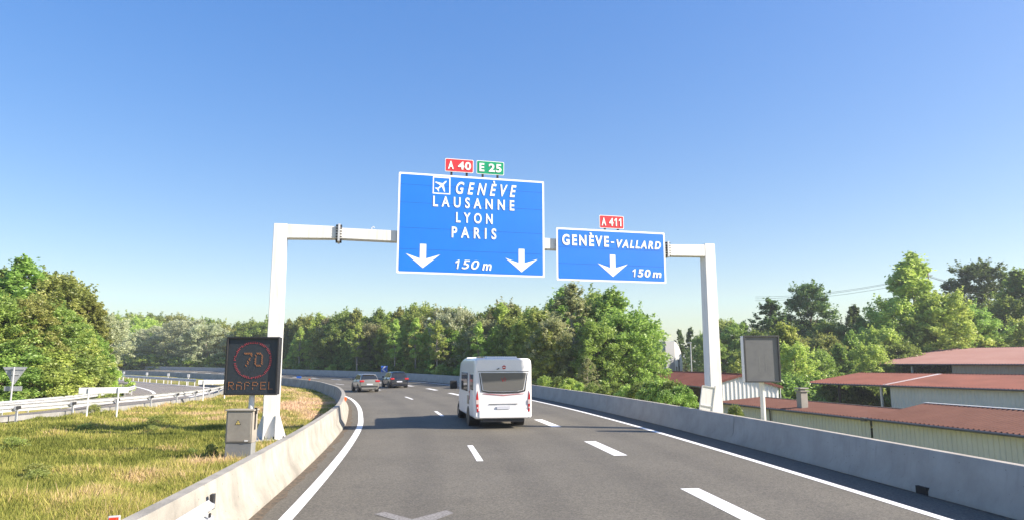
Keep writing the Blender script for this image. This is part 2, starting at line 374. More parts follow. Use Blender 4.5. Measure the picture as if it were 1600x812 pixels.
mb = MB(); vs = []
for a, b in zip(A_, B_): vs += [a + [.3, 0, .012], b + [-.3, 0, .012]]
mb.add(vs, [(2*i, 2*i+1, 2*i+3, 2*i+2) for i in range(159)])
tag(mb.build('ramp_road', M['asphalt_ramp']), kind='structure')
def strip_poly(mb, P, wd, h):
    P = resamp(np.array([[*p[:2], p[2] if len(p) > 2 else 0] for p in P], float), 120)
    T = np.gradient(P[:, :2], axis=0); T /= np.linalg.norm(T, axis=1)[:, None]; vs = []
    for p, t in zip(P, T):
        n_ = Vector((t[1], -t[0], 0)) * wd / 2; q = Vector((p[0], p[1], p[2] + h)); vs += [q - n_, q + n_]
    mb.add(vs, [(2*i, 2*i+1, 2*i+3, 2*i+2) for i in range(119)])
mk = MB()
strip_poly(mk, crom([(-24.5, 38), (-25.8, 44), (-27.2, 51.5), (-30.4, 58), (-35.5, 66), (-43.5, 77), (-66, 103), (-90, 124)], 1), .25, .02)
strip_poly(mk, crom([(-23.6, 50), (-27, 62), (-30.4, 68.5), (-35.2, 74), (-43.5, 83), (-66.2, 108.5), (-86, 125.5)], 1), .25, .02)
tag(mk.build('ramp_markings', M['paint']), kind='structure')

# ------------------------------------------------------------------ ground
def road_off(x, y):
    """signed offset right of the left kerb, width there"""
    P = RD[::3, :2]; N = NR[::3]; W = RD[::3, 2]
    d = (x[:, None] - P[None, :, 0])**2 + (y[:, None] - P[None, :, 1])**2
    # nearest to the kerb line, then to centre
    Pc = P + N * (W[:, None] / 2)
    d = (x[:, None] - Pc[None, :, 0])**2 + (y[:, None] - Pc[None, :, 1])**2
    i = d.argmin(1)
    return (x - P[i, 0]) * N[i, 0] + (y - P[i, 1]) * N[i, 1], W[i], np.sqrt(d[np.arange(len(x)), i]), i
def sm(e0, e1, v): t = np.clip((v - e0) / (e1 - e0), 0, 1); return t * t * (3 - 2 * t)
def lumps(x, y):
    return (np.sin(x * 1.3 + np.sin(y * .7) * 2) * np.sin(y * 1.1 + 1.7 * np.sin(x * .5)) * .5 + np.sin(x * .37 + 1) * np.cos(y * .29) + .3 * np.sin(x * 2.9 + y * 2.3))
RC = (A_ + B_) / 2
def gz(x, y):
    x = np.atleast_1d(np.asarray(x, float)); y = np.atleast_1d(np.asarray(y, float))
    o, W, d, i = road_off(x, y)
    dd_ = (x[:, None] - RC[None, ::2, 0])**2 + (y[:, None] - RC[None, ::2, 1])**2; ir = dd_.argmin(1) * 2
    dr = np.sqrt(dd_.min(1)) - np.linalg.norm(A_[ir, :2] - B_[ir, :2], axis=1) / 2
    left = .02 + (.10 * lumps(x, y) + .10 * np.maximum(0, np.sin(y * 1.9 + .6 * np.sin(x * .8) + x * .25)) ** 3) * sm(.8, 3.0, -o) - .02
    rampw = 1 - sm(.45, 1.3, dr)
    left = left * (1 - rampw) + (-.42) * rampw * (x < -18)+ left * rampw * (x >= -18)
    depth = np.where(y < 70, 4.0, 4.0 - 2.6 * sm(70, 105, y))
    q = o - W - .8
    right = .25 * sm(90, 140, y) - .1 - depth * sm(.6, 9.5, q) + .12 * lumps(x, y) * sm(1, 4, q)
    zz = np.where(o > W + .5, right, np.where(o < -.45, left, -.35))
    zz = np.where((o <= W + .5) & (o >= -.45), -.35, zz)
    return zz
def axis(segs):
    out = []
    for a, b, st in segs: out += list(np.arange(a, b, st))
    return np.array(out + [segs[-1][1]])
gx = axis([(-2500, -400, 150), (-400, -150, 25), (-150, -50, 2.5), (-50, -28, 1.0), (-28, 12, .5), (12, 40, 1.0), (40, 120, 4), (120, 400, 25), (400, 2500, 150)])
gy = axis([(-600, -40, 60), (-40, 4, 4), (4, 60, .5), (60, 110, 1.0), (110, 230, 2.5), (230, 500, 25), (500, 3000, 150)])
X, Y = np.meshgrid(gx, gy); xf, yf = X.ravel(), Y.ravel()
Z = np.concatenate([gz(xf[i:i+4000], yf[i:i+4000]) for i in range(0, len(xf), 4000)])
nx, ny = len(gx), len(gy); ii = (np.arange(ny-1)[:, None]*nx + np.arange(nx-1)[None, :]).ravel()
Fq = np.stack([ii, ii+1, ii+nx+1, ii+nx], 1)
def ground_mat():
    m = bpy.data.materials.new('verge'); m.use_nodes = True; t = m.node_tree; p = t.nodes['Principled BSDF']; L = t.links
    p.inputs['Roughness'].default_value = .95; p.inputs['Specular IOR Level'].default_value = .1
    tc = t.nodes.new('ShaderNodeTexCoord')
    def noise(s, d):
        n = t.nodes.new('ShaderNodeTexNoise'); n.inputs['Scale'].default_value = s; n.inputs['Detail'].default_value = d; L.new(tc.outputs['Object'], n.inputs['Vector']); return n
    r = t.nodes.new('ShaderNodeValToRGB'); e = r.color_ramp.elements; e[0].position = .35; e[1].position = .66
    e[0].color = (.14, .16, .035, 1); e[1].color = (.36, .27, .14, 1); q = e.new(.5); q.color = (.22, .22, .06, 1)
    a = noise(.35, 6); b = noise(14, 4)
    mx = t.nodes.new('ShaderNodeMath'); mx.operation = 'MULTIPLY_ADD'; mx.inputs[1].default_value = .35; L.new(b.outputs[0], mx.inputs[0])
    m2 = t.nodes.new('ShaderNodeMath'); m2.operation = 'MULTIPLY'; m2.inputs[1].default_value = .65; L.new(a.outputs[0], m2.inputs[0]); L.new(m2.outputs[0], mx.inputs[2])
    L.new(mx.outputs[0], r.inputs[0]); L.new(r.outputs[0], p.inputs['Base Color'])
    bp = t.nodes.new('ShaderNodeBump'); bp.inputs['Strength'].default_value = .8; bp.inputs['Distance'].default_value = .08
    L.new(noise(9, 6).outputs[0], bp.inputs['Height']); L.new(bp.outputs[0], p.inputs['Normal'])
    return m
M['verge'] = ground_mat()
tag(fast('ground', np.stack([xf, yf, Z], 1), Fq, 4, M['verge']), kind='structure')

# ------------------------------------------------------------------ grass (one mass)
def grass_mat():
    m = bpy.data.materials.new('grass_blades'); m.use_nodes = True; t = m.node_tree; L = t.links
    t.nodes.remove(t.nodes['Principled BSDF'])
    g = t.nodes.new('ShaderNodeNewGeometry'); tc = t.nodes.new('ShaderNodeTexCoord')
    n = t.nodes.new('ShaderNodeTexNoise'); n.inputs['Scale'].default_value = .42; n.inputs['Detail'].default_value = 5; L.new(tc.outputs['Object'], n.inputs['Vector'])
    at_ = t.nodes.new('ShaderNodeAttribute'); at_.attribute_name = 'dry'
    a = t.nodes.new('ShaderNodeMath'); a.operation = 'MULTIPLY_ADD'; a.inputs[1].default_value = .36; L.new(g.outputs['Random Per Island'], a.inputs[0])
    s = t.nodes.new('ShaderNodeMath'); s.operation = 'MULTIPLY_ADD'; s.inputs[1].default_value = 2.3; s.inputs[2].default_value = -1.02; L.new(n.outputs[0], s.inputs[0])
    L.new(s.outputs[0], a.inputs[2])
    b = t.nodes.new('ShaderNodeMath'); b.operation = 'ADD'; L.new(a.outputs[0], b.inputs[0]); L.new(at_.outputs['Fac'], b.inputs[1])
    r = t.nodes.new('ShaderNodeValToRGB'); e = r.color_ramp.elements
    e[0].position = .0; e[0].color = (.19, .215, .05, 1); e[1].position = 1; e[1].color = (.74, .54, .36, 1)
    for p_, c_ in ((.3, (.33, .345, .085)), (.55, (.46, .42, .12)), (.75, (.60, .47, .24))): q = e.new(p_); q.color = (*c_, 1)
    L.new(b.outputs[0], r.inputs[0])
    d = t.nodes.new('ShaderNodeBsdfDiffuse'); tr = t.nodes.new('ShaderNodeBsdfTranslucent'); L.new(r.outputs[0], d.inputs[0]); L.new(r.outputs[0], tr.inputs[0])
    mx = t.nodes.new('ShaderNodeMixShader'); mx.inputs[0].default_value = .35; L.new(d.outputs[0], mx.inputs[1]); L.new(tr.outputs[0], mx.inputs[2])
    L.new(mx.outputs[0], t.nodes['Material Output'].inputs[0]); return m
rg = np.random.default_rng(7)
def blades():
    N = 900000
    # candidate positions: uniform in azimuth / log distance so density falls with distance
    az = rg.uniform(-.86, .06, N * 2); dist = np.exp(rg.uniform(np.log(6.5), np.log(85), N * 2))
    x = np.sin(az) * dist; y = np.cos(az) * dist
    o, W, d, i = road_off_big(x, y)
    dr = np.full(len(x), 1e9)
    for k in range(0, 160, 3): dr = np.minimum(dr, (x - RC[k, 0])**2 + (y - RC[k, 1])**2)
    # keep the verge between left barrier and near rail, and the gore
    rl = np.interp(y, A_[:, 1], A_[:, 0])
    ok = (o < -.62) & (o > -60) & ((x > rl + .7)) & (y < 90)
    pad = (np.abs(x + 7.6) < .85) & (np.abs(y - 22.3) < .85); ok &= ~pad
    far_left = (x < np.interp(y, B_[:, 1], B_[:, 0]) - 1.0) & (x > -75) & (y < 80)
    ok |= far_left
    x, y, o, dist = x[ok][:N], y[ok][:N], o[ok][:N], dist[ok][:N]
    z = np.concatenate([gz(x[i:i+8000], y[i:i+8000]) for i in range(0, len(x), 8000)])
    n = len(x)
    tall = .5 + .5 * np.sin(x * .9 + 2 * np.sin(y * .5)) * np.cos(y * .8 + np.sin(x))
    h = rg.uniform(.04, .17, n) * (.55 + .7 * tall); h *= np.where(rg.random(n) < .05, 1.8, 1)
    h *= np.where((o > -1.6), .75, 1)
    wd = (.0022 + .00062 * dist) * rg.uniform(.7, 1.4, n)
    a = rg.uniform(0, 2 * np.pi, n); lean = rg.uniform(.1, .9, n) * h; la = rg.uniform(0, 2 * np.pi, n)
    b0 = np.stack([x - np.cos(a) * wd, y - np.sin(a) * wd, z - .02], 1); b1 = np.stack([x + np.cos(a) * wd, y + np.sin(a) * wd, z - .02], 1)
    tp = np.stack([x + np.cos(la) * lean, y + np.sin(la) * lean, z + h], 1)
    V = np.stack([b0, b1, tp], 1).reshape(-1, 3); Fc = np.arange(3 * n).reshape(-1, 3)
    # dry belt along the barrier and thin dry patches
    u = (x * .9 + y * .35)
    dry = -.15 + .36 * np.exp(-((o + 2.4 + .8 * np.sin(y * .55)) / 1.1)**2) + .30 * (rg.random(n) < .16) + .25 * sm(24, 34, y) * (x < -8) + .3*sm(26,40,y)*(x>=-14) - .12 * (o > -1.5)
    ob = fast('grass', V, Fc, 3, grass_mat())
    at_ = ob.data.attributes.new('dry', 'FLOAT', 'FACE'); at_.data.foreach_set('value', dry.astype('f'))
    return tag(ob, 'uneven green and straw coloured grass on the verge behind the pale concrete barrier', 'grass', kind='stuff')
def road_off_big(x, y):
    outs = [road_off(x[i:i+8000], y[i:i+8000]) for i in range(0, len(x), 8000)]
    return [np.concatenate([o[j] for o in outs]) for j in range(4)]
blades()

# ------------------------------------------------------------------ concrete barriers
BH = .83
PROF = [(0, 0), (.0, .08), (.13, .30), (.20, BH - .015), (.215, BH), (.385, BH), (.40, BH - .015), (.47, .30), (.60, .08), (.60, -.5), (0, -.5)]
def barrier(name, side, s0, s1, mt, label, seams):
    root = thing(name, label, 'barrier', rp(s0, 0 if side < 0 else 0, 0, None if side < 0 else 1))
    org = Vector(root.location); mb = MB(); secs = []
    ss = list(np.arange(s0, s1, 1.0))
    for q in seams: ss += [q - .025, q - .012, q + .012, q + .025]
    for s in sorted(ss):
        ins = any(abs(s - q) < .015 for q in seams); sec = []
        for a, z in PROF:
            if ins and z > 0: z = z - .02 if z > .7 else z; a = a + .02 if a < .3 else a - .02
            sec.append(rp(s, side * a, z, None if side < 0 else 1) - org)
        secs.append(sec)
    mb.loft(secs); mb.build('barrier_wall', mt, root, smooth=True)
    return root, org
bl, bl_o = barrier('concrete_barrier', -1, s_at_y(-8), S_END - 3, M['conc_pale'], 'sunlit pale concrete barrier in front of the grass verge', [s_at_y(y) for y in (6.5, 26, 46, 66)])
br, br_o = barrier('concrete_barrier', 1, s_at_y(-8), S_END - 3, M['conc_grey'], 'shaded grey concrete barrier with a drain hole, beside the sheds', [s_at_y(y) for y in (-2, 20, 32.5, 52, 72)])
def on_right(y, a, z):  # point on right barrier, near right-kerb forward distance y
    s = s_at_y(y); lo, hi = s - 15, s + 15
    for _ in range(30):
        m_ = (lo + hi) / 2
        if rp(m_, 0, 0, 1).y < y: lo = m_
        else: hi = m_
    return rp(lo, a, z, 1), head(lo), lo
p, hd, s_ = on_right(13.45, .02, .07)
MB().box(p - br_o, (.09, .30, .15), hd).build('drain_hole_shade', M['dark'], br)  # no real opening: near-black box stands in for the hole's shaded inside
# reflectors on the barriers
p = rp(s_at_y(31.5), -.12, .87); MB().box(p - bl_o, (.11, .03, .15), head(s_at_y(31.5)) * .5).box(p - bl_o + Vector((0, 0, -.07)), (.03, .03, .12)).build('orange_reflector', M['orange'], bl, bevel=.005)

# ------------------------------------------------------------------ steel guard rails
WB = [(0, .0), (.03, .03), (.08, .05), (.08, .10), (.0, .14), (.0, .17), (.08, .21), (.08, .26), (.03, .28), (0, .31)]
def rail(label, P, top, faceside, posts=True, spacing=2.0, name='guardrail', t0=0, blocks=True, post_h=None):
    P = np.array([[*p[:2], p[2] if len(p) > 2 else 0] for p in P], float)
    root = thing(name, label, 'guardrail', tuple(P[0])); org = Vector(P[0])
    L_ = np.linalg.norm(np.diff(P[:, :2], axis=0), axis=1).sum(); Q = resamp(P, max(2, int(L_)))
    T = np.gradient(Q[:, :2], axis=0); T /= np.linalg.norm(T, axis=1)[:, None]
    secs = []
    for q, t in zip(Q, T):
        n_ = Vector((t[1], -t[0], 0)) * faceside; b = Vector(q) - org + Vector((0, 0, top - .31))
        sec = [b + n_ * a + Vector((0, 0, z)) for a, z in WB] + [b + n_ * (a - .006) + Vector((0, 0, z)) for a, z in reversed(WB)]
        secs.append(sec)
    MB().loft(secs).build('beam', M['galv'], root, smooth=True)
    if posts:
        k = spacing / 2; n_p = 0
        while k < L_ and n_p < 90:
            i = min(int(k / L_ * (len(Q) - 1)), len(Q) - 1); q, t = Q[i], T[i]
            n_ = Vector((t[1], -t[0], 0)) * faceside; a = math.atan2(t[1], t[0])
            c = Vector(q) - org - n_ * .14
            m_ = MB().box(c + Vector((0, 0, (top - .12) / 2 - .2)), (.05, .09, top + .25), a)
            m_.box(c + n_ * .065 + Vector((0, 0, top - .16)), (.09, .11, .16), a)
            m_.build('post', M['galv'], root)
            # dark bolt / spacer
            MB().box(c - n_ * .07 + Vector((0, 0, top - .14)), (.20, .05, .14), a).build('spacer_bolt', M['galv_dark'], root)
            k += spacing; n_p += 1
    return root
near_rail = crom([(-22.4, 8, 0), (-22.0, 20, 0), (-21.6, 27.8, 0), (-20.7, 35, 0), (-20.6, 42, 0), (-22.0, 51, 0), (-25.0, 60, 0), (-28.9, 69, 0), (-33.2, 73.5, 0)], 1)
rail('long pale steel guardrail seen from behind along the near edge of the slip road', near_rail, .74, -1, spacing=3.0)
far_rail = crom([(-31, 8, -.3), (-29, 20, -.3), (-27.9, 27.8, -.3), (-27.5, 36, -.3), (-27.8, 44, -.25), (-28.6, 50, -.1), (-29.6, 53.5, 0), (-33, 58.5, 0), (-40, 67, 0), (-50, 78.5, 0)], 1)
rail('steel guardrail that curls back round the grass at the far edge of the slip road', far_rail, .74, 1, spacing=2.4)
lw = MB(); Q = resamp(near_rail, 70); T_ = np.gradient(Q[:, :2], axis=0); T_ /= np.linalg.norm(T_, axis=1)[:, None]; secs = []
for q_, t_ in zip(Q, T_):
    n_ = Vector((-t_[1], t_[0], 0)); b_ = Vector(q_) + n_ * .22
    secs.append([b_ + n_ * a + Vector((0, 0, z)) for a, z in ((0, -.4), (.03, .22), (.25, .22), (.28, -.4))])
lw.loft(secs); tag(lw.build('low_wall', concrete('wall_concrete', (.32, .32, .31), (.20, .20, .185), 1.3)), 'low pale concrete wall under the long guardrail along the slip road', 'wall')
med = crom([(-33.4, 72.2), (-38, 77.6), (-46, 86.5), (-56, 98), (-65, 107.5), (-85, 124), (-108, 140)], 1)
rail('dark steel guardrail with white marker posts between slip road and motorway', [(x, y, .0) for x, y in med], .78, -1, spacing=3.0)
d_ = np.array(near_rail)
# guardrail end bolted to the left barrier
P = [rp(s_at_y(y), -.02, 0) for y in np.arange(-4, 9.9, .7)]
rail('steel guardrail end bolted on the face of the pale barrier at the bottom edge', [(p.x, p.y, 0) for p in P], .70, 1, posts=False)
ge = [o for o in C.objects if o.name.startswith('guardrail') and not o.parent][-1]
q = rp(s_at_y(9.72), -.10, .60) - ge.location
MB().box(q, (.05, .10, .20), head(s_at_y(9.7))).build('end_bracket_gap_shade', M['galv_dark'], ge)  # black backing box added as mounting and as the rail end's shadow gap
for y_ in (8.4, 9.1): MB().box(rp(s_at_y(y_), .065, .545) - ge.location, (.02, .05, .05), head(s_at_y(y_))).build('bolt', M['galv_dark'], ge)

# ------------------------------------------------------------------ lettering
def glyphs(txt, u0, u1, v0, v1, bold=.02, shear=0, space=1.15, depth=.012):
    c = bpy.data.curves.new('t', 'FONT'); c.body = txt; c.size = 1; c.offset = bold; c.shear = shear; c.space_character = space
    c.extrude = .01; c.resolution_u = 4
    o = bpy.data.objects.new('t', c); C.objects.link(o); bpy.context.view_layer.update()
    me = bpy.data.meshes.new_from_object(o.evaluated_get(bpy.context.evaluated_depsgraph_get()))
    V = np.array([v.co[:] for v in me.vertices]); Fc = [tuple(p.vertices) for p in me.polygons]
    bpy.data.objects.remove(o); bpy.data.curves.remove(c); bpy.data.meshes.remove(me)
    mn, mx = V.min(0), V.max(0)
    base = 0.0; capmax = mx[1]
    lowest = min(mn[1], 0)
    V2 = np.zeros_like(V)
    V2[:, 0] = u0 + (V[:, 0] - mn[0]) / (mx[0] - mn[0]) * (u1 - u0)
    V2[:, 2] = v0 + (V[:, 1] - mn[1]) / (mx[1] - mn[1]) * (v1 - v0)
    V2[:, 1] = -depth * (V[:, 2] - mn[2]) / (mx[2] - mn[2])
    return V2, Fc
def letter(parent, rows, y, mt, name='lettering'):
    for r in rows:
        mb = MB(); kw = r[5] if len(r) > 5 else {}; u0, u1, v0, v1 = r[1:5]; txt = r[0]; n = len(txt)
        if '1' in txt:                                     # figure one with a clear flag
            cw = (u1 - u0) / (n + .28 * (n - 1) - .25 * txt.count('1')); x = u0; sh = kw.get('shear', 0) * (v1 - v0) * .8
            for ch in txt:
                w_ = cw * (.75 if ch == '1' else 1)
                if ch == '1':
                    H1 = v1 - v0; st = H1 * .155; xr = x + w_ * .72
                    P1 = [(xr - st, 0), (xr, 0), (xr + sh, H1), (xr + sh - st * .8, H1), (xr - st - w_ * .42 + sh * .8, H1 * .78), (xr - st - w_ * .42 + sh * .7, H1 * .62), (xr - st + sh * .74, H1 * .74)]
                    mb.prism(P1, (0, y, v0), (1, 0, 0), (0, 0, 1), (0, -.012, 0))
                else:
                    k2 = dict(kw); k2['space'] = 1; V, Fc = glyphs(ch, x, x + w_ + sh * .6, v0, v1, **k2); V[:, 1] += y; mb.add([tuple(v) for v in V], Fc)
                x += w_ + cw * .28
        else:
            V, Fc = glyphs(txt, u0, u1, v0, v1, **kw); V[:, 1] += y; mb.add([tuple(v) for v in V], Fc)
        mb.build(name, mt, parent)
def rrect(w_, h_, r=.06, n=4):
    o = []
    for cx, cy, a0 in ((w_/2-r, h_/2-r, 0), (-w_/2+r, h_/2-r, 90), (-w_/2+r, -h_/2+r, 180), (w_/2-r, -h_/2+r, 270)):
        for k in range(n + 1): a = R(a0 + 90 * k / n); o.append((cx + r * math.cos(a), cy + r * math.sin(a)))
    return o

# ------------------------------------------------------------------ gantry
GO = Vector((-7.81, 22.3, 0)); GD = Vector((.9701, .2427, 0)); GN = Vector((.2427, -.9701, 0)); GA = math.atan2(.2427, .9701)
gan = thing('sign_gantry', 'white steel box gantry with two legs spanning the three lanes', 'gantry', GO, GA)
def taper_box(mb, x, y, z0, z1, w0, w1, d0, d1):
    mb.loft([[(x - w0/2, y - d0/2, z0), (x + w0/2, y - d0/2, z0), (x + w0/2, y + d0/2, z0), (x - w0/2, y + d0/2, z0)],
             [(x - w1/2, y - d1/2, z1), (x + w1/2, y - d1/2, z1), (x + w1/2, y + d1/2, z1), (x - w1/2, y + d1/2, z1)]])
ZT = 7.1; ZB = 6.66
for xx, zb in ((0, .05), (16.0, -.45)):
    mb = MB(); taper_box(mb, xx, 0, zb + .04, ZT, .49 if xx == 0 else .50, .43, .46, .42)
    po = mb.build('post', M['steel_white'], gan, bevel=.015)
    mb = MB().box((xx, 0, zb + .02), (1.05, 1.0, .05)); mb.build('base_plate', M['galv'], po, bevel=.005)
    mb = MB()
    for sx in (-1, 1):
        mb.prism([(-.04, 0), (.22, 0), (.22, .05), (.0, .75), (-.04, .75)], (xx + sx * .26, -.02, zb + .04), (sx, 0, 0), (0, 0, 1), (0, .03, 0))
        mb.prism([(0, 0), (.24, 0), (.24, .05), (.02, .75), (0, .75)], (xx + sx * .18, -.25, zb + .04), (0, -1, 0), (0, 0, 1), (.03, 0, 0))
        mb.prism([(0, 0), (.24, 0), (.24, .05), (.02, .75), (0, .75)], (xx + sx * .18, .25, zb + .04), (0, 1, 0), (0, 0, 1), (.03, 0, 0))
    mb.build('gusset', M['steel_white'], po)
    mb = MB()
    for sx in (-.44, -.15, .15, .44):
        for sy in (-.42, .42): mb.tube([(xx + sx, sy, zb + .03), (xx + sx, sy, zb + .14)], .028, 6)
    mb.build('anchor_bolts', M['galv_dark'], po)
def beam(x0, x1, a0, a1):
    mb = MB(); mb.loft([[(x0, -.2, a0[0]), (x0, .2, a0[0]), (x0, .2, a0[1]), (x0, -.2, a0[1])], [(x1, -.2, a1[0]), (x1, .2, a1[0]), (x1, .2, a1[1]), (x1, -.2, a1[1])]])
    return mb.build('beam', M['steel_white'], gan, bevel=.012)
beam(.213, 1.86, (6.62, 7.095), (6.68, 7.09)); beam(1.94, 14.14, (6.68, 7.05), (6.6, 7.0)); beam(14.22, 15.79, (6.56, 7.0), (6.60, 7.05))
for xx, zc in ((1.9, 6.87), (14.18, 6.8)):
    fl = MB().box((xx, 0, zc), (.07, .58, .60)).build('flange', M['galv'], gan, bevel=.004)
    mb = MB()
    for k in range(6):
        z = zc - .24 + k * .096
        for sy in (-.25, .25): mb.tube([(xx - .10, sy, z), (xx + .10, sy, z)], .022, 6)
    for k in range(4):
        for z in (zc - .27, zc + .27): mb.tube([(xx - .10, -.17 + k * .11, z), (xx + .10, -.17 + k * .11, z)], .022, 6)
    mb.build('flange_bolts', M['galv_dark'], fl)
MB().tube([(3.0, -.05, 7.05), (3.0, -.05, 7.13), (3.04, -.05, 7.17), (3.1, -.05, 7.13)], .018, 6).build('lifting_eye', M['galv'], gan)
for xx in (4.6, 6.5, 8.5, 10.4, 11.9, 13.4):
    top = 8.9 if xx < 9 else 7.3
    MB().box((xx, -.235, (5.7 + top) / 2), (.10, .06, top - 5.7)).build('sign_bracket', M['galv'], gan)

# ------------------------------------------------------------------ overhead signs (things of their own)
def big_sign(name, label, x0, x1, z0, z1, seams):
    cx = (x0 + x1) / 2; W_ = x1 - x0; H_ = z1 - z0
    loc = GO + GD * cx + GN * .30
    root = thing(name, label, 'road sign', (loc.x, loc.y, z0), GA)
    MB().prism(rrect(W_, H_, .04), (0, 0, H_ / 2), (1, 0, 0), (0, 0, 1), (0, .03, 0)).build('border', M['sign_white'], root)
    pn = MB().prism(rrect(W_ - .13, H_ - .13, .04), (0, -.004, H_ / 2), (1, 0, 0), (0, 0, 1), (0, .004, 0)).build('panel', M['sign_blue'], root)
    mb = MB()
    for z in seams: mb.box((0, -.0045, z - z0), (W_ - .14, .003, .008))
    mb.build('panel_seam', mat('sign_seam', (.004, .06, .33), .5), pn)
    mb = MB()
    for z in (.4, H_ / 2, H_ - .4): mb.box((0, .05, z), (W_ - .1, .04, .08))
    mb.build('stiffener', M['galv'], root)
    return root, cx, z0
def down_arrow(root, x, ztip, w_, h_):
    k = w_ / 1.2
    pl = [(0, 0), (.6 * k, .49 * k), (.11 * k, .33 * k), (.11 * k, h_), (-.11 * k, h_), (-.11 * k, .33 * k), (-.6 * k, .49 * k)]
    mb = MB(); o = (x, -.006, ztip)
    for q in ([0, 1, 2, 5, 6], [2, 3, 4, 5]):
        mb.prism([pl[i] for i in q], o, (1, 0, 0), (0, 0, 1), (0, -.003 if len(q) == 5 else -.0035, 0))
    return mb.build('arrow', M['sign_white'], root)
BS = 1.0
r1, cx, z0 = big_sign('direction_sign', 'large blue motorway sign listing four cities with two white down arrows', 3.87, 9.20, 5.55, 9.13, (7.15, 8.05, 8.7, 6.4))
u = lambda a: a - cx; v = lambda b: b - z0
letter(r1, [('GENÈVE', u(5.90), u(8.14), v(8.45), v(9.02), dict(shear=.28, space=1.75, bold=.022)),
            ('LAUSANNE', u(5.09), u(8.06), v(7.95), v(8.34), dict(space=1.75, bold=.022)),
            ('LYON', u(5.92), u(7.25), v(7.41), v(7.79), dict(space=1.75, bold=.022)),
            ('PARIS', u(5.77), u(7.39), v(6.86), v(7.26), dict(space=1.75, bold=.022)),
            ('150', u(5.87), u(6.74), v(5.76), v(6.08), dict(shear=.2, space=1.3, bold=.01)),
            ('m', u(6.88), u(7.22), v(5.74), v(5.97), dict(shear=.2, bold=.024))], -.005, M['sign_white'])
down_arrow(r1, u(4.77), v(5.75), 1.2, .84); down_arrow(r1, u(8.33), v(5.72), 1.2, .84)
# airport symbol
mb = MB(); cxp, czp, hh = u(5.385), v(8.73), .295
for a, b, ww, h2 in ((0, hh, 2*hh+.04, .04), (0, -hh, 2*hh+.04, .04)): mb.box((cxp + a, -.0065, czp + b), (ww, .004, h2))
for a in (-hh, hh): mb.box((cxp + a, -.0065, czp), (.04, .004, 2*hh - .04))
plane = [(0, .26), (.028, .20), (.03, .08), (.24, -.06), (.24, -.10), (.03, -.03), (.022, -.16), (.09, -.22), (.09, -.25), (0, -.225), (-.09, -.25), (-.09, -.22), (-.022, -.16), (-.03, -.03), (-.24, -.10), (-.24, -.06), (-.03, .08), (-.028, .20)]
ca, sa_ = math.cos(R(-45)), math.sin(R(-45))
pl = [(x * ca - z * sa_, x * sa_ + z * ca) for x, z in plane]
for idx in ([0, 1, 2, 5, 6, 9, 12, 13, 16, 17], [2, 3, 4, 5], [13, 14, 15, 16], [6, 7, 8, 9], [9, 10, 11, 12]):
    mb.prism([pl[i] for i in idx], (cxp, -.0055 - .0002 * idx[0], czp), (1, 0, 0), (0, 0, 1), (0, -.004, 0))
mb.build('airport_symbol', M['sign_white'], r1)
def route_plate(root, x0, x1, z0_, z1_, cx, zb, txts, mt, label):
    c = ((x0 + x1) / 2 - cx); zc = (z0_ + z1_) / 2 - zb; W_ = x1 - x0; H_ = z1_ - z0_
    pb = MB().prism(rrect(W_, H_, .04), (c, -.02, zc), (1, 0, 0), (0, 0, 1), (0, .03, 0)).build('route_plate', M['sign_white'], root)
    pb['label'] = label
    MB().prism(rrect(W_ - .04, H_ - .04, .035), (c, -.024, zc), (1, 0, 0), (0, 0, 1), (0, .003, 0)).build('plate_face', mt, pb)
    letter(pb, [(t, x - cx, y - cx, zc - H_ * .31, zc + H_ * .31, dict(bold=.03, space=1.1)) for t, x, y in txts], -.026, M['sign_white'], 'plate_lettering')
    mb = MB()
    for k in (-.27, .27): mb.box((c + k * W_, .03, zc - H_ / 2 - .06), (.07, .05, .30))
    mb.build('plate_bracket', M['black'], pb)
route_plate(r1, 5.5, 6.53, 9.26, 9.745, cx, z0, [('A', 5.60, 5.81), ('40', 5.96, 6.44)], M['sign_red'], 'red plate reading A 40')
route_plate(r1, 6.645, 7.67, 9.25, 9.75, cx, z0, [('E', 6.75, 6.93), ('25', 7.09, 7.57)], M['sign_green'], 'green plate reading E 25')
r2, cx, z0 = big_sign('direction_sign', 'smaller blue motorway sign for the right lane with one white down arrow', 9.66, 14.03, 5.47, 7.42, (6.7, 6.1))
u = lambda a: a - cx; v = lambda b: b - z0
letter(r2, [('GENÈVE', u(9.88), u(11.72), v(6.77), v(7.28), dict(bold=.036, space=1.35)),
            ('-', u(11.80), u(11.93), v(6.93), v(6.98), dict(bold=.02)),
            ('VALLARD', u(12.03), u(13.85), v(6.76), v(7.07), dict(shear=.22, bold=.036, space=1.35)),
            ('150', u(12.62), u(13.36), v(5.68), v(5.98), dict(shear=.15, space=1.2, bold=.03)),
            ('m', u(13.46), u(13.83), v(5.68), v(5.88), dict(shear=.15, bold=.03))], -.005, M['sign_white'])
down_arrow(r2, u(11.86), v(5.66), 1.2, .83)
route_plate(r2, 11.36, 12.34, 7.48, 7.975, cx, z0, [('A', 11.44, 11.62), ('411', 11.74, 12.27)], M['sign_red'], 'red plate reading A 411')

# footing and hatch at the legs
tag(MB().box((-7.75, 22.4, .02), (1.7, 1.7, .12), GA).build('gantry_footing', M['conc'], bevel=.01), 'low concrete footing under the left gantry leg', 'footing')
p2 = GO + GD * 16
tag(MB().box((p2.x, p2.y, -.75), (1.8, 1.8, .6), GA).build('gantry_footing', M['conc'], bevel=.01), 'concrete footing under the right gantry leg, behind the grey barrier', 'footing')
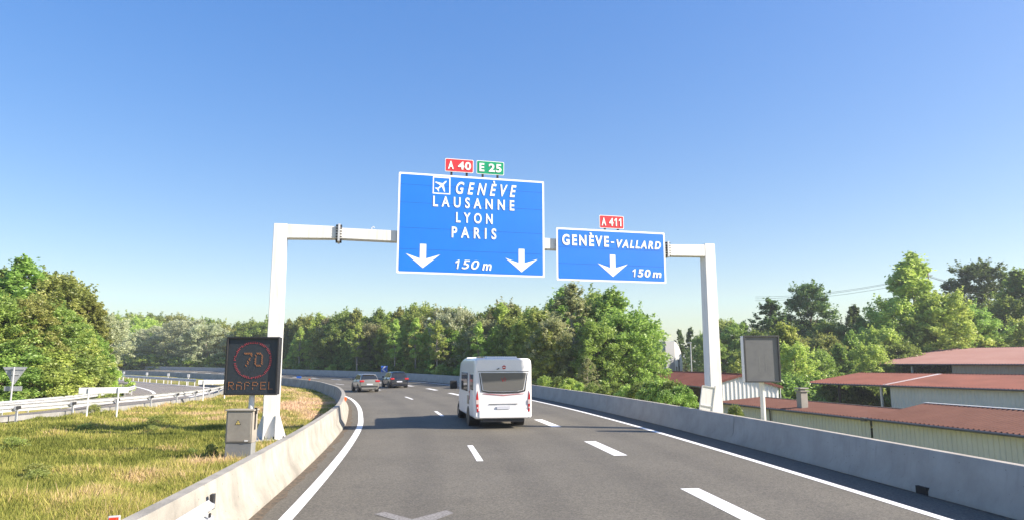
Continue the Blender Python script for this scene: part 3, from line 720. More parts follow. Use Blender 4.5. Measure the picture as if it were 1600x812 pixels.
# white framed sheet leaning at the right leg
pr = thing('access_panel', 'white framed metal panel leaning against the foot of the right gantry leg', 'panel', (p2.x - .42, p2.y - .42, -.05), R(8))
fr = MB().box((0, 0, 1.0), (.50, .05, 1.35), 0, rx=0, ry=R(10)).build('panel_sheet', M['steel_white'], pr, bevel=.006)
mb = MB()
for a in (-.255, .255): mb.box((a, -.03, 1.0), (.035, .04, 1.4), 0, ry=R(10))
mb.build('side_rail', M['galv'], pr)
mb = MB()
for z in (.35, .95, 1.66): mb.box(((z - 1.0) * .176, -.03, z), (.50, .04, .035), 0, ry=R(10))
mb.build('cross_bar', M['galv'], pr)

# ------------------------------------------------------------------ variable message sign, left
vm = thing('message_sign', 'black electronic speed sign showing 70 RAPPEL on a white pole by the left gantry leg', 'electronic sign', (-7.05, 18.45, 0), R(1.5))
MB().tube([(0, .12, -.2), (0, .12, 1.7)], .075, 14).build('pole', M['steel_white'], vm, smooth=True)
MB().box((0, .14, 2.42), (1.40, .24, 1.54)).build('housing', M['vms_frame'], vm, bevel=.015)
MB().box((0, .015, 2.42), (1.33, .02, 1.47)).build('display', M['vms_face'], vm)
fr = MB()
for a, b, c_, d in ((0, 1.72, 1.42, .04), (0, 3.12 + .08, 1.42, .04)): pass
for z in (1.665, 3.175): fr.box((0, -.01, z), (1.42, .07, .045))
for x in (-.688, .688): fr.box((x, -.01, 2.42), (.045, .07, 1.47))
fr.build('frame', M['vms_frame'], vm, bevel=.004)
FONT = {'7': '11111 00001 00010 00010 00100 00100 01000', '0': '01110 10001 10001 10001 10001 10001 01110', 'R': '11110 10001 10001 11110 10100 10010 10001',
        'A': '01110 10001 10001 11111 10001 10001 10001', 'P': '11110 10001 10001 11110 10000 10000 10000', 'E': '11111 10000 10000 11110 10000 10000 11111', 'L': '10000 10000 10000 10000 10000 10000 11111'}
rnd = random.Random(5)
def dot(mb, x, z, r=.014):
    if rnd.random() < .10: return
    mb.prism([(r * math.cos(a * math.pi / 3), r * math.sin(a * math.pi / 3)) for a in range(6)], (x, .003, z), (1, 0, 0), (0, 0, 1), (0, -.008, 0))
mb = MB()
for k in range(64):
    a = 2 * math.pi * k / 64
    for rr_ in (.47, .50): dot(mb, rr_ * math.cos(a) + .01, 2.57 + rr_ * .98 * math.sin(a), .0125)
mb.build('lit_ring', M['led_red'], vm)
def matrix(s, x0, z0, px, pz, adv, r, dbl=False):
    mb = MB()
    for i, ch in enumerate(s):
        rows = FONT[ch].split()
        for a, row in enumerate(rows):
            for b, q in enumerate(row):
                if q == '1':
                    dot(mb, x0 + i * adv + b * px, z0 - a * pz, r)
                    if dbl: dot(mb, x0 + i * adv + b * px + px * .45, z0 - a * pz - pz * .45, r)
    return mb
matrix('70', -.22, 2.76, .044, .054, .29, .0125, True).build('lit_digits', M['led_or'], vm)
matrix('RAPPEL', -.60, 1.98, .032, .030, .215, .0105).build('lit_letters', M['led_or'], vm)

# cabinet
cb = thing('electrical_cabinet', 'beige and grey electrical cabinet with a warning triangle in front of the black speed sign', 'cabinet', (-7.0, 17.85, 0), R(2))
MB().box((0, 0, .22), (.66, .34, .50)).build('plinth', M['cab2'], cb, bevel=.01)
MB().box((0, 0, .87), (.68, .36, .80)).build('cabinet_box', M['cab'], cb, bevel=.012)
MB().box((0, .0, 1.29), (.74, .42, .04)).build('lid', M['cab'], cb, bevel=.01)
MB().box((0, -.187, .87), (.60, .012, .72)).build('cabinet_door', M['cab'], cb, bevel=.004)
t_ = MB().prism([(-.075, 0), (.075, 0), (0, .13)], (-.03, -.197, .93), (1, 0, 0), (0, 0, 1), (0, .003, 0)).build('warning_triangle', M['black'], cb)
MB().prism([(-.055, 0), (.055, 0), (0, .095)], (-.03, -.199, .943), (1, 0, 0), (0, 0, 1), (0, .002, 0)).build('triangle_face', M['yellow'], t_)
MB().prism([(-.006, .0), (.012, .03), (.002, .033), (.014, .062), (-.012, .03), (-.002, .027)], (-.03, -.202, .949), (1, 0, 0), (0, 0, 1), (0, .002, 0)).build('lightning_bolt', M['black'], t_)
MB().box((.2, -.197, .53), (.09, .004, .035)).build('sticker', M['sign_white'], cb)
MB().box((.36, -.05, 1.27), (.05, .06, .16)).tube([(.355, -.05, .8), (.355, -.05, 1.2)], .02, 8).build('cable_duct', M['black'], cb)

# right (unlit) message sign
vr = thing('message_sign', 'blank grey electronic sign board on a white pole behind the grey barrier', 'electronic sign', (9.0, 24.5, -.6), R(3))
MB().tube([(0, .1, -.5), (0, .1, 2.5)], .085, 14).build('pole', M['steel_white'], vr, smooth=True)
MB().box((0, .12, 3.24), (1.28, .30, 1.64)).build('housing', M['steel_white'], vr, bevel=.015)
MB().box((0, -.035, 3.24), (1.22, .02, 1.58)).build('display', M['vms_grey'], vr)
fr = MB()
for z in (2.43, 4.05): fr.box((0, -.055, z), (1.30, .07, .05))
for x in (-.625, .625): fr.box((x, -.055, 3.24), (.05, .07, 1.57))
fr.build('frame', mat('dark_grey_frame', (.05, .052, .055), .5), vr, bevel=.004)
mb = MB(); mb.box((-.10, -.0465, 3.05), (.03, .002, .55)).box((.13, -.0465, 3.07), (.025, .002, .50)); mb.build('water_streaks', mat('streak', (.17, .175, .175), .7), vr)

# ------------------------------------------------------------------ small signs
def plank_sign(label, x0, z_, y0, x1, y1, top, W_):
    c = ((x0 + x1) / 2, (y0 + y1) / 2); rz = math.atan2(y1 - y0, x1 - x0)
    g = thing('panel_sign', label, 'sign', (c[0], c[1], 0), rz, 'long blank panels on two posts by the slip road')
    L_ = math.hypot(x1 - x0, y1 - y0)
    MB().box((0, 0, top - .14), (W_, .04, .27)).build('panel', M['steel_white'], g, bevel=.01)
    for s in (-1, 1): MB().tube([(s * L_ / 2, -.05, -.3), (s * L_ / 2, -.05, top - .02)], .035, 8).build('post', M['steel_white'], g, smooth=True)
plank_sign('long white blank panel on two posts in the grass, the nearer and left one', -19.05, 0, 30.8, -18.0, 31.3, 1.40, 1.95)
plank_sign('long white blank panel on two posts, partly behind the black speed sign', -19.5, 0, 43.2, -18.4, 43.8, 1.42, 1.9)
gv = thing('yield_sign', 'grey back of a triangular yield sign with small plate under it, left edge', 'sign', (-27.95, 38.2, -.35), R(12))
MB().tube([(0, .06, -.2), (0, .06, 2.62)], .045, 10).build('pole', M['galv'], gv, smooth=True)
# we look at its back: pole is on our side
MB().prism([(-.62, 0), (.62, 0), (.58, -.06), (.03, -.98), (-.03, -.98), (-.58, -.06)], (0, .12, 2.62), (1, 0, 0), (0, 0, 1), (0, .02, 0)).build('triangle_plate', M['sign_back'], gv)
MB().box((0, .13, 1.42), (.9, .02, .26)).build('sub_plate', M['sign_back'], gv, bevel=.004)
gv.children[0].location = (0, -.05, 0)
mb = MB()
for z in (2.5, 2.2): mb.box((0, .09, z), (1.0 if z > 2.4 else .55, .03, .035))
mb.build('back_channel', M['galv'], gv)
def marker(label, x, y, z, h, head_=.0, group='white marker posts along the slip road guardrail', col='steel_white'):
    g = thing('marker_post', label, 'marker post', (x, y, z), 0, group)
    MB().box((0, 0, h / 2), (.07, .05, h)).build('stem', M[col], g, bevel=.01)
    MB().box((0, -.01, h + .11), (.26, .05, .34) if head_ else (.12, .06, .25)).build('head', M[col], g, bevel=.01)
mpos = [(197, 107), (248, 97.5), (289, 87.5), (318, 80.5), (341, 74.5)]
mlab = ['leftmost white marker post on the dark guardrail, by the tall bushes', 'white marker post on the dark guardrail, second from the left', 'white marker post on the dark guardrail, middle of the five', 'white marker post on the dark guardrail, above the end of the long blank panel', 'white marker post on the dark guardrail, nearest to the black speed sign']
MX = med[:, 0]; MY = med[:, 1]
for (px, Yd), lb in zip(mpos, mlab):
    x = float(np.interp(Yd, MY, MX)); # stay on the rail
    marker(lb, x - .1, Yd + .2, .0, .98, 1)
p = at(175, 600, 57); marker('single white post at the edge of the bushes where the guardrail curls back', -35.2, 57.5, 0, .75, 0, None)
# red delineator behind left barrier at the bottom edge
g = thing('red_reflector_post', 'short post with a square red reflector at the bottom edge behind the pale barrier', 'reflector', (-5.74, 10.15, -.2), R(20))
MB().box((0, .02, .22), (.05, .04, .5)).build('stem', M['galv'], g, bevel=.005)
MB().box((0, 0, .44), (.155, .02, .155)).build('frame', M['plate'], g, bevel=.005)
MB().box((-.005, -.012, .435), (.12, .006, .12)).build('reflector', M['red_ref'], g)
# chevron signs
def chevron(label, x, y, z, W_, pole=True, rz=0):
    g = thing('chevron_sign', label, 'sign', (x, y, z), rz)
    MB().box((0, 0, W_ / 2 + .45), (W_, .03, W_)).build('panel', M['blue_ref'], g, bevel=.01)
    k = W_ / 2; zc = k + .45
    mb = MB(); mb.prism([(-.85*k, 0), (.1*k, .9*k), (.6*k, .9*k), (-.3*k, 0)], (0, -.019, zc), (1, 0, 0), (0, 0, 1), (0, .002, 0))
    mb.prism([(-.85*k, 0), (-.3*k, 0), (.6*k, -.9*k), (.1*k, -.9*k)], (0, -.0195, zc), (1, 0, 0), (0, 0, 1), (0, .002, 0)); mb.build('chevron', M['sign_white'], g)
    MB().tube([(0, .04, -.6), (0, .04, .6)], .05 if W_ < 1 else .07, 8).build('post', M['steel_white'], g, smooth=True)
p, hd, s_ = on_right(93, .75, 0); p = at(599, 581.5, 93.5)
chevron('small blue sign with white left chevron above the far barrier, over the dark car', p.x, p.y + .6, .75, .88, rz=R(8))
p = at(187, 572, 182)
chevron('distant blue and white chevron sign at the far left end of the motorway barrier', p.x, p.y + 4, 1.3, 1.35, rz=R(20))
p = rp(s_at_y(70.5), -.3, BH)
g = thing('delineator', 'small blue reflector plate standing on top of the pale barrier in the bend', 'reflector', p, 0)
MB().box((0, 0, .2), (.50, .03, .2)).build('plate', M['blue_ref'], g, bevel=.005); MB().box((0, .03, .05), (.05, .04, .12)).build('stem', M['galv'], g)
p = rp(s_at_y(66.0), -.3, BH)
g = thing('delineator', 'tiny orange reflector plate on top of the pale barrier in the bend', 'reflector', p, 0)
MB().box((0, 0, .08), (.16, .03, .14)).build('plate', M['orange'], g, bevel=.005)

# ------------------------------------------------------------------ sheds
def corr(mb, n, fn, prof, thick_fn=None):
    """corrugated sheet: fn(u, v) -> (point, outward normal); prof = depth; n ribs"""
    cols = []
    for i in range(n):
        for k, h in ((0, 0), (.30, 0), (.40, 1), (.62, 1), (.72, 0)): cols.append(((i + k) / n, h))
    cols.append((1, 0)); vs = []
    for u_, h in cols:
        for vv in (0, 1):
            p, nn = fn(u_, vv); vs.append(Vector(p) + Vector(nn) * h * prof)
    m = len(cols)
    mb.add(vs, [(2*i, 2*i+1, 2*i+3, 2*i+2) for i in range(m - 1)])
def shed(name, label, p0, p1, w_, ze, zr, zg, roof, wall, wall_from=0, ze2=None, over=.35, wall_end=None, gable_near=None, ridge_mat=None, pitch=.28, wall2=None, back=True, eave_dark=True):
    p0 = Vector((*p0, zg)); p1 = Vector((*p1, zg)); L_ = (p1 - p0).length; rz = math.atan2(p1.y - p0.y, p1.x - p0.x)
    g = thing(name, label, 'shed', p0, rz); e = ze - zg; r = zr - zg; ze2 = e if ze2 is None else ze2 - zg
    n = int(L_ / pitch)
    nrm = Vector((0, -(r - e), w_)).normalized()
    mb = MB(); corr(mb, n, lambda a, b: ((a * L_, b * w_, e + b * (r - e)), nrm), .05)
    if back:
        nr2 = Vector((0, (r - ze2), w_)).normalized(); corr(mb, n, lambda a, b: ((a * L_, w_ + b * w_, r + b * (ze2 - r)), nr2), .035)
    # closed underside
    th = .07
    mb.add([(0, 0, e - .01), (L_, 0, e - .01), (L_, w_, r - .01), (0, w_, r - .01), (0, 0, e - th), (L_, 0, e - th), (L_, w_, r - th), (0, w_, r - th)], [(4, 5, 6, 7), (0, 1, 5, 4), (0, 4, 7, 3), (1, 2, 6, 5)])
    if back: mb.add([(0, 2*w_, ze2 - .01), (L_, 2*w_, ze2 - .01), (L_, w_, r - .011), (0, w_, r - .011), (0, 2*w_, ze2 - th), (L_, 2*w_, ze2 - th), (L_, w_, r - th - .001), (0, w_, r - th - .001)], [(4, 7, 6, 5), (0, 4, 5, 1), (0, 3, 7, 4), (1, 5, 6, 2)])
    rf = mb.build('roof', roof, g)
    mb = MB(); mb.box((L_ / 2, w_, r + .05), (L_, .30, .025)); mb.build('ridge_cap', ridge_mat or roof, rf)
    mb = MB(); mb.tube([(0, -.06, e - .06), (L_, -.06, e - .06)], .065, 8); mb.build('gutter', M['gutter'], rf, smooth=True)
    a0 = wall_from; a1 = L_ - .15 if wall_end is None else wall_end; nw = int((a1 - a0) / pitch)
    mb = MB(); corr(mb, nw, lambda a, b: ((a0 + a * (a1 - a0), over, b * (e + over * (r - e) / w_ - th)), (0, -1, 0)), .04)
    mb.add([(a0, over + .01, 0), (a0, over + .01, e - th), (a0, w_, r - th), (a0, 2*w_ - over, ze2 - th), (a0, 2*w_ - over, 0)], [(0, 1, 2, 3, 4)])
    mb.build('wall', wall, g)
    if gable_near:
        mb = MB(); ng = int(2 * (w_ - over) / pitch)
        def gf(a, b):
            yy = over + a * 2 * (w_ - over); top = e + (r - e) * yy / w_ if yy < w_ else r + (ze2 - r) * (yy - w_) / w_
            return ((a1, yy, b * (top - th)), (1, 0, 0))
        corr(mb, ng, gf, .04); mb.build('gable_wall', gable_near, g)
        mb = MB()
        mb.prism([(0, 0), (w_, r - e), (w_, r - e - .2), (0, -.2)], (a1 + .16, 0, e), (0, 1, 0), (0, 0, 1), (.03, 0, 0))
        mb.prism([(0, 0), (w_, ze2 - r), (w_, ze2 - r - .2), (0, -.2)], (a1 + .16, w_, r), (0, 1, 0), (0, 0, 1), (.03, 0, 0)); mb.build('verge_board', roof, rf)
    return g, L_
# long shed A in two roof sections, one building
dA = Vector((.2173, -.9761, 0))
a0 = Vector((16.86, 55.07, 0)); a1 = Vector((19.95, 38.75, 0)); a0 = a1 - dA * 16.6; a2 = a1 + dA * 36
gA, LA = shed('long_shed', 'long low shed with brown roof, pale green cladding and a chimney', a0[:2], a1[:2], 4.0, -.60, -.28, -4.1, M['roof_brown'], M['clad_green'], ridge_mat=M['wood_dark'])
# near section as parts of the same shed
def shed_section(g, x0, x1, w_, e, r, roof, wall, ridge):
    th = .07; n = int((x1 - x0) / .28); nrm = Vector((0, -(r - e), w_)).normalized(); mb = MB()
    corr(mb, n, lambda a, b: ((x0 + a * (x1 - x0), -.04 + b * (w_ + .04), e + b * (r - e)), nrm), .05)
    corr(mb, n, lambda a, b: ((x0 + a * (x1 - x0), w_ + b * w_, r + b * (e - r)), Vector((0, (r - e), w_)).normalized()), .035)
    mb.add([(x0, -.04, e - th), (x1, -.04, e - th), (x1, w_, r - th), (x0, w_, r - th), (x0, -.04, e), (x1, -.04, e), (x0, w_, r)], [(0, 1, 2, 3), (0, 1, 5, 4), (0, 4, 6, 3)])
    rf = mb.build('roof', roof, g)
    MB().box(((x0 + x1) / 2, w_, r + .05), (x1 - x0, .22, .03)).build('ridge_cap', ridge, rf)
    MB().tube([(x0, -.10, e - .06), (x1, -.10, e - .06)], .065, 8).box((x0 - .1, -.10, e - .08), (.3, .22, .2)).build('gutter', M['gutter'], rf)
    nw = int((x1 - x0) / .28); mb = MB(); corr(mb, nw, lambda a, b: ((x0 + a * (x1 - x0), .35, b * (e - .04)), (0, -1, 0)), .04); mb.build('wall', wall, g)
shed_section(gA, LA + .02, LA + 38, 4.0, 3.53, 4.28, M['roof_brown'], M['clad_green'], M['sign_white'])
mb = MB().box((11.6 - 2.3, 1.2, 4.15), (.50, .50, 1.2)); 
ch = mb.build('chimney', M['conc'], gA, bevel=.01)
MB().box((9.3, 1.2, 4.72), (.66, .66, .07)).box((9.3, 1.2, 4.90), (.66, .66, .07)).box((9.3, 1.2, 4.81), (.36, .36, .14)).build('chimney_cap', M['conc'], ch, bevel=.01)
MB().tube([(7.0, .2, 3.35), (7.0, .22, 2.9), (7.0, .28, 1.0)], .05, 8).build('downpipe', M['gutter'], gA)
# shed B, red roof with open end
p0 = (28.33, 66.14); dB = Vector((.434, -.901, 0)); p1 = (28.33 + .434 * 46, 66.14 - .901 * 46)
gB, LB = shed('open_shed', 'red roofed shed with cream cladding and open bay, behind the brown roofed shed', p0, p1, 8.0, .60, 1.50, -4.1, M['roof_red'], M['clad_cream'], wall_from=8.6)
for x in (3.6, 7.8):
    MB().box((x, .3, 2.3), (.16, .16, 4.6)).build('post', M['wood_dark'] if x < 5 else M['galv'], gB)
MB().add([(8.1, .1, 4.745), (8.5, .1, 4.745), (8.5, 7.9, 5.632), (8.1, 7.9, 5.632)], [(0, 1, 2, 3)]).build('flashing', M['render_white'], gB.children[0])
# shed C, faded roof
p0 = (42.6, 80.4); p1 = (42.6 + .434 * 50, 80.4 - .901 * 50)
gC, LC = shed('large_shed', 'tall shed with faded pink roof and tan cladding, rearmost of the sheds on the right', p0, p1, 14.0, 2.38, 4.3, -4.1, M['roof_pink'], M['clad_tan'], wall_from=9.0)
for x in (.6, 4.5): MB().box((x, .5, 3.1), (.18, .18, 6.2)).build('post', M['galv'], gC)
# shed D
gD, LD = shed('small_shed', 'small red roofed shed with a white cladding gable, beside the right gantry leg', (14.8, 84.5), (16.65, 60.3), 3.75, .42, 1.5, -4.1, M['roof_red'], M['wood_dark'], gable_near=M['clad_white'], pitch=.36)
MB().tube([(24.0, 7.35, 4.4), (24.0, 7.40, .5)], .05, 8).build('downpipe', M['render_white'], gD)

# tower-like white building
g = thing('white_building', 'pale building with a grey side and rounded white top, behind the red roofed shed', 'building', tuple(at(1050, 566, 110).xy) + (-3.5,), R(28))
MB().box((-.75, 1.5, 4.7), (1.9, 4, 9.4)).build('grey_wall', M['render_grey'], g)
MB().prism([(0, 0), (1.55, 0), (1.55, 6.2), (1.35, 7.6), (.95, 8.6), (.45, 9.2), (0, 9.45)], (.2, -.5, 0), (1, 0, 0), (0, 0, 1), (0, 4, 0)).build('white_wall', M['render_white'], g)
MB().box((1.0, -.52, 5.2), (.25, .05, 2.6)).box((.5, -.52, 4.6), (.2, .05, 1.6)).build('window', M['glass'], g)
g = thing('orange_house', 'small house with orange walls half hidden behind the brownish trees', 'house', tuple(at(872, 590, 112).xy) + (-3.2,), R(20))
MB().box((0, 2, 2.2), (6, 5, 4.4)).build('wall', M['orange_wall'], g)
MB().prism([(-3.3, 0), (3.3, 0), (0, 1.4)], (0, -.8, 4.4), (1, 0, 0), (0, 0, 1), (0, 5.6, 0)).build('roof', M['roof_red'], g)
MB().box((.8, -.52, 2.6), (1, .06, 1.2)).build('window', M['glass'], g)
g = thing('far_roof_shed', 'distant pale flat roofed shed glimpsed between trees right of the blank board', 'shed', tuple(at(1272, 566, 105).xy) + (-3.5,), R(-15))
MB().box((0, 0, 2.9), (4.2, 5, 5.8)).build('wall', M['clad_cream'], g); MB().box((0, 0, 6.05), (4.8, 5.6, .35)).build('roof', M['render_grey'], g)

# poles and wires
p = at(1080, 566, 92); g = thing('lamp_post', 'thin grey lamp post standing behind the small red roofed shed', 'lamp post', (p.x, p.y, -3.8))
MB().tube([(0, 0, 0), (0, 0, 8.6), (0, 0, 8.9)], [.12, .08, .07], 10).build('pole', M['galv'], g, smooth=True); MB().box((-.15, -.2, 8.95), (.35, .7, .12)).build('lamp_head', M['galv'], g, bevel=.03)
p = at(1124, 566, 88); g = thing('wooden_pole', 'rust brown wooden pole behind the red roof, right of the gantry leg', 'pole', (p.x, p.y, -3.8))
MB().tube([(0, 0, 0), (0, 0, 9.5)], [.20, .16], 10).build('pole', M['wood_pole'], g, smooth=True); MB().box((0, 0, 9.3), (.5, .12, .12)).build('crossarm', M['wood_pole'], g)
p = at(1450, 430, 150); g = thing('power_line', 'thin power cables crossing the sky behind the tallest tree on the right', 'power line', (p.x, p.y, -3.5))
H_ = p.z + 3.5
MB().tube([(0, 0, 0), (0, 0, H_ + 1)], [.22, .14], 8).build('pole', M['wood_pole'], g); MB().box((0, 0, H_), (2, .12, .12)).build('crossarm', M['wood_pole'], g)
for k, (dz, dx) in enumerate(((0, -.9), (.0, 0), (-.6, .9))):
    for tgt in (at(1180, 463 + 3 * k, 175), at(1720, 478 + 3 * k, 140)):
        b = Vector((tgt.x - p.x, tgt.y - p.y, tgt.z + 3.5)); a = Vector((dx, 0, H_ + dz)); pts = []
        for i in range(17):
            t = i / 16; q = a.lerp(b, t); q.z -= 4 * t * (1 - t) * 1.2; pts.append(q)
        MB().tube(pts, .035, 5).build('cable', M['cable'], g)

# ------------------------------------------------------------------ vehicles
def wheel(parent, x, y, r, wd, side):
    m = MB(); ring = []
    prof = [(-.5, .62), (-.5, .9), (-.38, 1.0), (.38, 1.0), (.5, .9), (.5, .62)]
    n = 24; vs = []
    for a, rr_ in prof:
        for k in range(n): t = 2 * math.pi * k / n; vs.append((a * wd, rr_ * r * math.cos(t), rr_ * r * math.sin(t)))
    fs = [(i*n+k, i*n+(k+1) % n, (i+1)*n+(k+1) % n, (i+1)*n+k) for i in range(len(prof)-1) for k in range(n)]
    m.add(vs, fs)
    w_ = bpy.data.objects.new('wheel', None); C.objects.link(w_); w_.parent = parent; w_.location = (x, y, r); w_.empty_display_size = .1
    m.build('tyre', M['tyre'], w_, smooth=True)
    m = MB(); vs = [(side * .40 * wd, 0, 0)]
    m.tube([(-.3 * wd, 0, 0), (side * .30 * wd, 0, 0)] if side > 0 else [(.3 * wd, 0, 0), (side * .30 * wd, 0, 0)], r * .63, 20)
    for k in range(5):
        a = 2 * math.pi * k / 5; m.box((side * .36 * wd, math.cos(a) * r * .32, math.sin(a) * r * .32), (.03, .07, r * .6), 0, rx=-a + math.pi/2 + math.pi/2)
    m.build('rim', M['rim'], w_, smooth=False)

def loftx(secs, name, mt, parent, sub=0, bevel=0):
    """secs: list of (y, [(halfwidth, z)...] from bottom centre outward to top centre) mirrored"""
    out = []
    for y, pr in secs:
        rt = [(x, y, z) for x, z in pr]; lf = [(-x, y, z) for x, z in reversed(pr) if x > 1e-4]
        out.append(rt + lf)
    return MB().loft(out).build(name, mt, parent, sub=sub, bevel=bevel, smooth=True)

def car(name, label, x, y, z, rz, paint, L_=4.25, W_=1.76, H_=1.47, hatch=True, plate_z=.62, light_z=.86):
    g = thing(name, label, 'car', (x, y, z), rz); w2 = W_ / 2
    zs = .92
    def lower(y, k=1, top=zs, bot=.22, sh=1.0):
        return (y, [(0, bot - .04), (w2 * .80 * k, bot - .04), (w2 * .95 * k, bot + .10), (w2 * k, bot + .32), (w2 * .99 * k, top - .12), (w2 * .90 * k, top), (0, top + .02)])
    secs = [lower(0, .86, .84, .24), lower(.06, .93, .93, .2), lower(.35, .99, .96, .22), lower(1.0, 1, .95), lower(2.3, 1, .92), lower(3.0, 1, .90), lower(3.7, .97, .80), lower(L_ - .12, .88, .66, .24), lower(L_, .76, .55, .3)]
    body = loftx(secs, 'body', paint, g, bevel=.02)
    def cab(y, k, top, bot=.88): return (y, [(0, bot), (w2 * .90, bot), (w2 * .88, bot + .04), (w2 * k, top - .05), (w2 * (k - .08), top), (0, top + .025)])
    y0 = .12 if hatch else .62
    secs = [cab(y0, .84, .97), cab(y0 + .34, .74, H_ - .09), cab(y0 + .62, .73, H_ - .015), cab(1.7, .74, H_), cab(2.3, .74, H_ - .02), cab(2.65, .76, H_ - .10), cab(3.35, .86, .93)]
    gh = loftx(secs, 'cabin', paint, g, bevel=.01)
    # rear window
    k0, k1 = .80, .66; e = .02
    ya, za, yb, zb = y0 + .04, 1.02, y0 + .30, H_ - .13
    if hatch: pass
    MB().prism([(-w2 * k0, 0), (w2 * k0, 0), (w2 * k1, 1), (-w2 * k1, 1)], (0, ya - e - .01, za), (1, 0, 0), (0, yb - ya - .02, zb - za), (0, .02, .0)).build('rear_window', M['glass'], g, bevel=.01)
    for s in (-1, 1):
        q = [(y0 + .42, 1.0), (y0 + .62, H_ - .10), (1.62, H_ - .08), (1.62, 1.0)]; q2 = [(1.70, 1.0), (1.70, H_ - .08), (2.32, H_ - .11), (2.98, 1.0)]
        for qq in (q, q2):
            # lean inward following the cabin side
            vs = [(s * (w2 * (.885 - (zz - .92) / (H_ - .97) * .14) + .012), yy, zz) for yy, zz in qq]; vs2 = [(vx - s * .03, vy, vz) for vx, vy, vz in vs]
            MB().add(vs + vs2, [(0, 1, 2, 3), (7, 6, 5, 4), (0, 4, 5, 1), (1, 5, 6, 2), (2, 6, 7, 3), (3, 7, 4, 0)]).build('side_window', M['glass'], g)
        MB().box((s * (w2 * .74), .03, light_z), (.36, .10, .17)).box((s * (w2 * .93), .14, light_z), (.08, .22, .17)).build('tail_light', M['tail'], g, bevel=.03)
        mm = MB().box((s * (w2 + .09), 2.75, 1.0), (.20, .12, .14)); mm.build('mirror', M['black'] if not hatch else paint, g, bevel=.03)
        for yy in (.78, L_ - .85): wheel(g, s * (w2 - .10), yy, .315, .21, s); 
        for yy in (.78, L_ - .85):
            MB().tube([(s * (w2 - .25), yy, .32), (s * (w2 + .004), yy, .32)], .365, 22).build('wheel_arch', M['black'], g)
    MB().box((0, .02, .42), (W_ * .82, .06, .16)).build('bumper', paint if not hatch else M['vms_frame'], g, bevel=.03)
    MB().box((0, -.02, plate_z - .02), (.52, .02, .12)).build('number_plate', M['plate'], g)
    MB().tube([(w2 * .55, -.05, .28), (w2 * .55, .2, .28)], .035, 8).build('exhaust', M['galv_dark'], g)
    MB().box((0, y0 + .30, H_ - .05), (W_ * .60, .20, .03)).build('spoiler', paint, g, bevel=.012)
    if not hatch: MB().box((0, y0 + .2, H_ - .045), (.30, .02, .04)).build('brake_light', M['tail'], g)
    return g
sc_ = s_at_y(57)
car('parked_car' if False else 'hatchback_car', 'silver hatchback in the left lane, nearer of the two cars in the bend', -12.0, 57.6, .10, head(sc_) * 1.1, M['silver'], 4.25, 1.74, 1.45)
car('estate_car', 'dark navy hatchback in the middle lane ahead of the silver car', -10.65, 64.6, .14, head(s_at_y(61)) * .95, M['navy'], 4.4, 1.82, 1.52)

